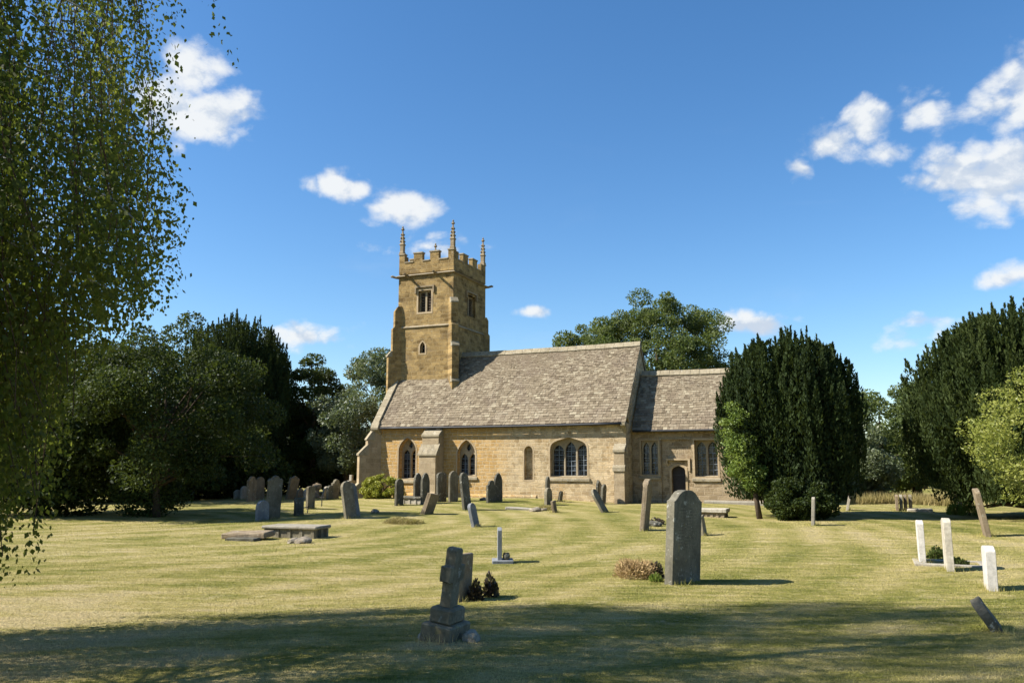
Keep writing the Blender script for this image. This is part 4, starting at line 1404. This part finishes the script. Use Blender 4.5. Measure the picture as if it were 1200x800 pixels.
S(1168, 737, 698, .36, .1, 'round', 'gs_dark', "small dark headstone fallen steeply to the left in the near right corner", dx=-27, rough=.01)
S(542.5, 703, 652, .34, .07, 'flat', 'gs_brown', "narrow flat topped brown headstone right behind the stone cross", dx=2, rough=.01)


# near stone cross on two steps
def stone_cross():
    p = gpt(521, 747)
    root = empty("stone_cross", p, -TH)
    tag(root, "weathered grey stone cross on a two step plinth nearest to the viewer", "gravestone", GRP)
    k = p.y / FPX
    lean = Matrix.Rotation(R(7), 4, Vector((0, 1, 0))) @ Matrix.Scale(.87, 4)
    MB().box(-.18, .18, -.235, .235, -.12, .17, lean).build("step", M['gs_grey'], root, bevel=.015, rough=.008, cuts=1)
    MB().box(-.13, .13, -.175, .175, .17, .335, lean).build("plinth", M['gs_grey'], root, bevel=.02, rough=.006, cuts=1)
    prof = [(-.088, .33), (.088, .33), (.082, .60), (.165, .60), (.165, .77), (.080, .77), (.076, .94), (.04, .955), (-.04, .955), (-.076, .94), (-.080, .77), (-.165, .77), (-.165, .60), (-.082, .60)]
    m = MB().prism(prof, (-.065, 0, 0), YA, ZA, XA, .13)
    m.v = [tuple(lean @ Vector(v)) for v in m.v]
    m.build("cross", M['gs_grey'], root, bevel=.012, rough=.006, cuts=1)


stone_cross()


def small_cross():
    p = gpt(588, 659)
    root = empty("memorial_stone", p, R(2))
    tag(root, "slim grey memorial stone seen edge on, on a flat pale base in mid lawn", "gravestone", GRP)
    MB().box(-.17, .20, -.20, .24, -.1, .055).build("base", M['marble'], root, bevel=.008)
    MB().prism([(-.17, .03), (.17, .03), (.17, .56), (.11, .595), (-.11, .595), (-.17, .56)], (-.075, .05, 0), YA, ZA, XA, .075).build("tablet", M['marble'], root, bevel=.006)
    o = MB().lathe([(.04, 0), (.06, .03), (.065, .08), (.05, .11), (.055, .12)], 12, Matrix.Translation(p + Vector((.08, -.06, .055)))).build("flower_pot", M['gs_dark'], None, smooth=True)
    tag(o, "small dark flower pot on the base of the slim memorial stone", "pot")


small_cross()


def far_cross(px, py, top, label, mat):
    p = gpt(px, py)
    h = (py - top) / FPX * p.y
    a = h * .085
    prof = [(-a * 2.6, -.1), (a * 2.6, -.1), (a * 2.2, h * .2), (a * 1.1, h * .24), (a * .9, h * .55), (a * 3, h * .56), (a * 3, h * .75), (a * .9, h * .76), (a * .8, h), (-a * .8, h), (-a * .9, h * .76), (-a * 3, h * .75), (-a * 3, h * .56), (-a * .9, h * .55), (-a * 1.1, h * .24), (-a * 2.2, h * .2)]
    o = MB().prism(prof, (-.07, 0, 0), YA, ZA, XA, .14).build("stone_cross", M[mat], None, bevel=.012, rough=.005, cuts=1)
    o.matrix_world = Matrix.Translation(p) @ Matrix.Rotation(-TH, 4, 'Z')
    tag(o, label, "gravestone", GRP)


far_cross(411, 583, 557, "small pale stone cross far left of the west buttress", 'gs_pale')


def urn(px, py, top):
    p = gpt(px, py)
    h = (py - top) / FPX * p.y
    o = MB().lathe([(.20, -.1), (.20, h * .12), (.13, h * .18), (.12, h * .5), (.20, h * .62), (.24, h * .8), (.2, h * .9), (.08, h * .95), (.05, h)], 10, Matrix.Translation(p)).build("urn_monument", M['gs_brown'], None)
    tag(o, "brown urn shaped monument in the far row under the trees", "gravestone", GRP)


urn(371, 583, 566)


def chest_tomb(name, px, py, L, W, Hh, label, body, lid, yaw=0, tilt=0, ov=.06, lidh=.09):
    p = gpt(px, py)
    root = empty(name, p, -TH + R(yaw))
    root.rotation_euler.y = R(tilt)
    tag(root, label, "tomb", "low tombs in the churchyard")
    b_ = MB().box(-L / 2 + ov, L / 2 - ov, -W / 2 + ov, W / 2 - ov, -.15, Hh - lidh)
    n = 5
    for i in range(n):
        x = -L / 2 + ov + (L - 2 * ov - .09) * i / (n - 1)
        b_.box(x, x + .09, -W / 2 + ov - .022, W / 2 - ov + .022, -.15, Hh - lidh - .003)
    for i in range(3):
        y = -W / 2 + ov + (W - 2 * ov - .08) * i / 2
        b_.box(-L / 2 + ov - .022, L / 2 - ov + .022, y + .001, y + .079, -.14, Hh - lidh - .006)
    b_.build("chest", M[body], root, bevel=.006)
    MB().box(-L / 2, L / 2, -W / 2, W / 2, Hh - lidh, Hh).build("lid", M[lid], root, bevel=.02, rough=.008, cuts=2)
    return root


chest_tomb("chest_tomb", 347, 629, 1.42, .70, .27, "low stone chest tomb with carved panelled sides on the left lawn", 'gs_grey', 'gs_pale', yaw=6, lidh=.07)
chest_tomb("chest_tomb", 484, 590, 1.3, .7, .30, "pale low chest tomb behind the dark headstones by the first nave window", 'gs_pale', 'gs_dark', yaw=0)
chest_tomb("ledger_tomb", 836, 605, .95, .8, .26, "low pale table tomb behind the large headstone", 'gs_brown', 'gs_pale', yaw=0, ov=.08, lidh=.12)


def slab(name, px, py, L, W, Hh, label, mat, yaw=0, tilt=(0, 0), cat="stone slab", z=0.0, rough=.02):
    p = gpt(px, py)
    o = MB().box(-L / 2, L / 2, -W / 2, W / 2, -.03, Hh).build(name, M[mat], None, bevel=.02, rough=rough, cuts=2)
    o.location = p + Vector((0, 0, z))
    o.rotation_euler = (R(tilt[0]), R(tilt[1]), -TH + R(yaw))
    tag(o, label, cat)
    return o


slab("ledger_slab", 291, 631, 1.05, .52, .09, "thick broken ledger slab lying raised left of the chest tomb", 'gs_brown', 12, (3, -2), z=.06)
slab("slab_support", 285, 633, .7, .34, .08, "dark rough support stone under the raised ledger slab", 'gs_dark', 12, cat="stone", z=-.02)
slab("ledger_slab", 612, 597, 1.15, .4, .07, "flat pale broken slab in the grass below the plain nave wall", 'gs_pale', 10, (2, 3))
slab("ledger_slab", 1078, 599, .8, .5, .10, "low pale slab right of the close row of four headstones", 'gs_pale', 0)
# kerb set round the white stones
pk = gpt(1090, 660)
kb = MB()
for a, b_, c, d in ((-.25, .85, -.40, -.26), (-.25, .85, .30, .42), (-.25, -.13, -.258, .298), (.73, .85, -.258, .298)):
    kb.box(a, b_, c, d, -.08, .035)
kb = kb.build("grave_kerb", M['gs_pale'], None, bevel=.008)
kb.location = pk
kb.rotation_euler = (0, 0, -TH)
tag(kb, "white stone kerb around the grave between the white headstones", "grave kerb")


def rock(px, py, r, label, mat='rubble', sq=.55, name="stone"):
    p = gpt(px, py)
    bm = bmesh.new()
    bmesh.ops.create_icosphere(bm, subdivisions=3, radius=r)
    sh = Vector((px * .37, py * .21, r))
    for v in bm.verts:
        n_ = mnoise.noise(v.co / r * 1.1 + sh) * .35 + mnoise.noise(v.co / r * 2.8 + sh) * .14
        v.co *= 1 + n_
        v.co.z *= sq
    me = bpy.data.meshes.new(name)
    bm.to_mesh(me); bm.free()
    o = link_mesh(name, me, M[mat], None)
    o.location = p + Vector((0, 0, r * sq * .35))
    tag(o, label, "stone", "loose stones on the lawn")


rock(345, 636, .15, "rough pale stone lying left of its neighbour in front of the chest tomb")
rock(355, 636, .19, "bigger rough stone in front of the chest tomb", sq=.5)
rock(627, 599, .20, "brown lump of broken stone beside the flat pale slab")
rock(637, 598, .13, "small brown stone at the end of the flat pale slab")
rock(440, 601, .14, "small stone on the lawn above the dry grass mound", sq=.7)
rock(567, 586, .16, "dark small stone against the nave wall", 'gs_dark')
rock(553, 750, .085, "small pale stone beside the foot of the near cross", 'gs_pale', .8)
rock(497, 748, .06, "little pale stone left of the near cross steps", 'gs_pale', .8)
rock(766, 616, .20, "dark lump beside the leaning brown headstone before the chancel", 'gs_dark')

# iron grave markers in shade
p = gpt(377, 593)
o = MB().tube([p + Vector((0, 0, -.1)), p + Vector((0, 0, .44))], .022, 6).tube([p + Vector((-.1, .02, .33)), p + Vector((.1, -.02, .33))], .02, 6).build("iron_marker", M['iron'], None)
tag(o, "thin black iron cross marker in the shadow band", "grave marker")
p = gpt(360, 601)
o = MB().tube([p + Vector((0, 0, -.1)), p + Vector((.03, 0, .25))], .02, 6).tube([p + Vector((-.35, .1, .12)), p + Vector((.08, 0, .24))], .016, 6).build("iron_rail", M['iron'], None)
tag(o, "bent black iron rail left of the thin iron marker", "grave rail")


# ------------------------------------------------------------------ small plants
def plant(name, label, px, py, r, h, n, mat, size, aspect=.5, up=.8, cat="plant", stems=14, sq=1.0, seed=3, oy=.0, dome=True):
    global RNG
    RNG = np.random.default_rng(seed)
    p = gpt(px, py)
    root = empty(name, p)
    tag(root, label, cat, {"purple_shrub": "purple shrubs behind the near cross", "fern": "ferns under the largest yew", "grave_plant": "plants on the graves", "dried_shrub": "withered shrubs by the large headstone", "grass_mound": "mounds of dry grass"}.get(name))
    u = unit(n)
    u[:, 2] = np.abs(u[:, 2])
    rad = RNG.uniform(.25, 1, n) ** .45
    c = u * rad[:, None] * np.array([r, r * sq, h])
    lump = 1 + .25 * np.sin(c[:, 0] * 9 / max(r, .1) * .4 + seed) * np.sin(c[:, 1] * 11 / max(r, .1) * .3 + 1)
    c[:, 2] = c[:, 2] * lump + .01
    np_mesh("foliage", leaf_quads(c, u * .6 + np.array([0, 0, up]), size, aspect, .6), 4, M[mat], root)
    s = MB()
    rg = random.Random(seed)
    for i in range(stems):
        an = rg.uniform(0, 6.28)
        s.tube([Vector((0, 0, -.03)), Vector((math.cos(an) * r * .3, math.sin(an) * r * sq * .3, h * .5)), Vector((math.cos(an) * r * .7, math.sin(an) * r * sq * .7, h * rg.uniform(.5, .9)))], [.008, .006, .003], 4)
    s.build("stem", M['twig'], root)


plant("dried_shrub", "brown dried up shrub at the foot of the large headstone", 746, 676, .34, .27, 3000, 'dead_leaf', .075, .13, .35, seed=61)
plant("dried_shrub", "dark withered shrub between the brown one and the large headstone", 766, 676, .15, .21, 900, 'purple_leaf', .05, .4, seed=62)
plant("weed", "small bright green weed tuft beside the large headstone", 768, 681, .10, .10, 260, 'fern', .06, .25, 1.2, seed=63, stems=3)
plant("purple_shrub", "small purple leaved shrub, left one of two behind the near cross", 557, 703, .105, .21, 330, 'purple_leaf', .06, .45, seed=64)
plant("purple_shrub", "small purple leaved shrub, right one of two behind the near cross", 575, 699, .115, .25, 380, 'purple_leaf', .06, .45, seed=65)
plant("grass_mound", "brown mound of dry cut grass on the left lawn", 473, 613, .60, .15, 2600, 'straw', .09, .14, .4, seed=66, stems=4, sq=.7)
plant("grass_mound", "small pale mound of dry grass next to the flat pale slab", 640, 597, .35, .16, 900, 'straw', .09, .14, .5, seed=67, stems=3)
plant("fern", "bright green fern clump under the largest yew, left one", 1120, 603, .28, .42, 700, 'fern', .13, .22, .9, seed=68)
plant("fern", "bright green fern clump right of the hidden pale headstone", 1136, 604, .34, .52, 800, 'fern', .13, .22, .9, seed=69)
plant("grave_plant", "dark leafy plant between the two taller white headstones", 1098, 655, .17, .20, 420, 'dark_leaf', .06, .5, seed=70)
plant("grave_plant", "dark leafy plant right of the tall pale headstone", 1124, 662, .16, .10, 300, 'dark_leaf', .06, .5, seed=71)
plant("grave_plant", "tiny purple plant behind the leaning brown headstone", 770, 614, .25, .16, 240, 'purple_leaf', .07, .5, seed=72)


def long_grass():
    global RNG
    RNG = np.random.default_rng(91)
    n = 9000
    a, b_ = np.array(at(985, 34)), np.array(at(1135, 32.5))
    t = RNG.uniform(0, 1, n)
    x = a[0] + (b_[0] - a[0]) * t
    y = a[1] + (b_[1] - a[1]) * t + RNG.uniform(0, 2.2, n) + .35 * np.sin(x * 2.1)
    o = np_mesh("long_grass", blades(n, x, y, .15, .55, .012, .03, tilt=.7), 3, M['straw'])
    tag(o, "strip of tall dry golden grass before the right hand trees", "grass", kind='stuff')


long_grass()


def tufts():
    """longer uncut grass the mower leaves round the feet of the stones"""
    global RNG
    RNG = np.random.default_rng(17)
    parts = []
    for x, y, w in FEET + [(gpt(521, 747).x, gpt(521, 747).y, .55)]:
        n = 260 if y < 16 else 150
        sc = 1.0 if y < 16 else 1.7
        a = RNG.uniform(0, 2 * np.pi, n)
        r = np.abs(RNG.normal(0, .09, n)) + .03
        u, v = RNG.uniform(-.06, .06, n), RNG.uniform(-w / 2 - .03, w / 2 + .03, n)
        px_ = x + u * math.cos(TH) + v * math.sin(TH) + np.cos(a) * r
        py_ = y - u * math.sin(TH) + v * math.cos(TH) + np.sin(a) * r
        parts.append(blades(n, px_, py_, .03, .11 * (1 + .3 * (sc - 1)), .004 * sc, .009 * sc, tilt=.8))
    o = np_mesh("grass_tufts", np.concatenate(parts), 3, M['blades'])
    tag(o, "longer tufts of grass round the feet of the headstones", "grass", kind='stuff')


tufts()
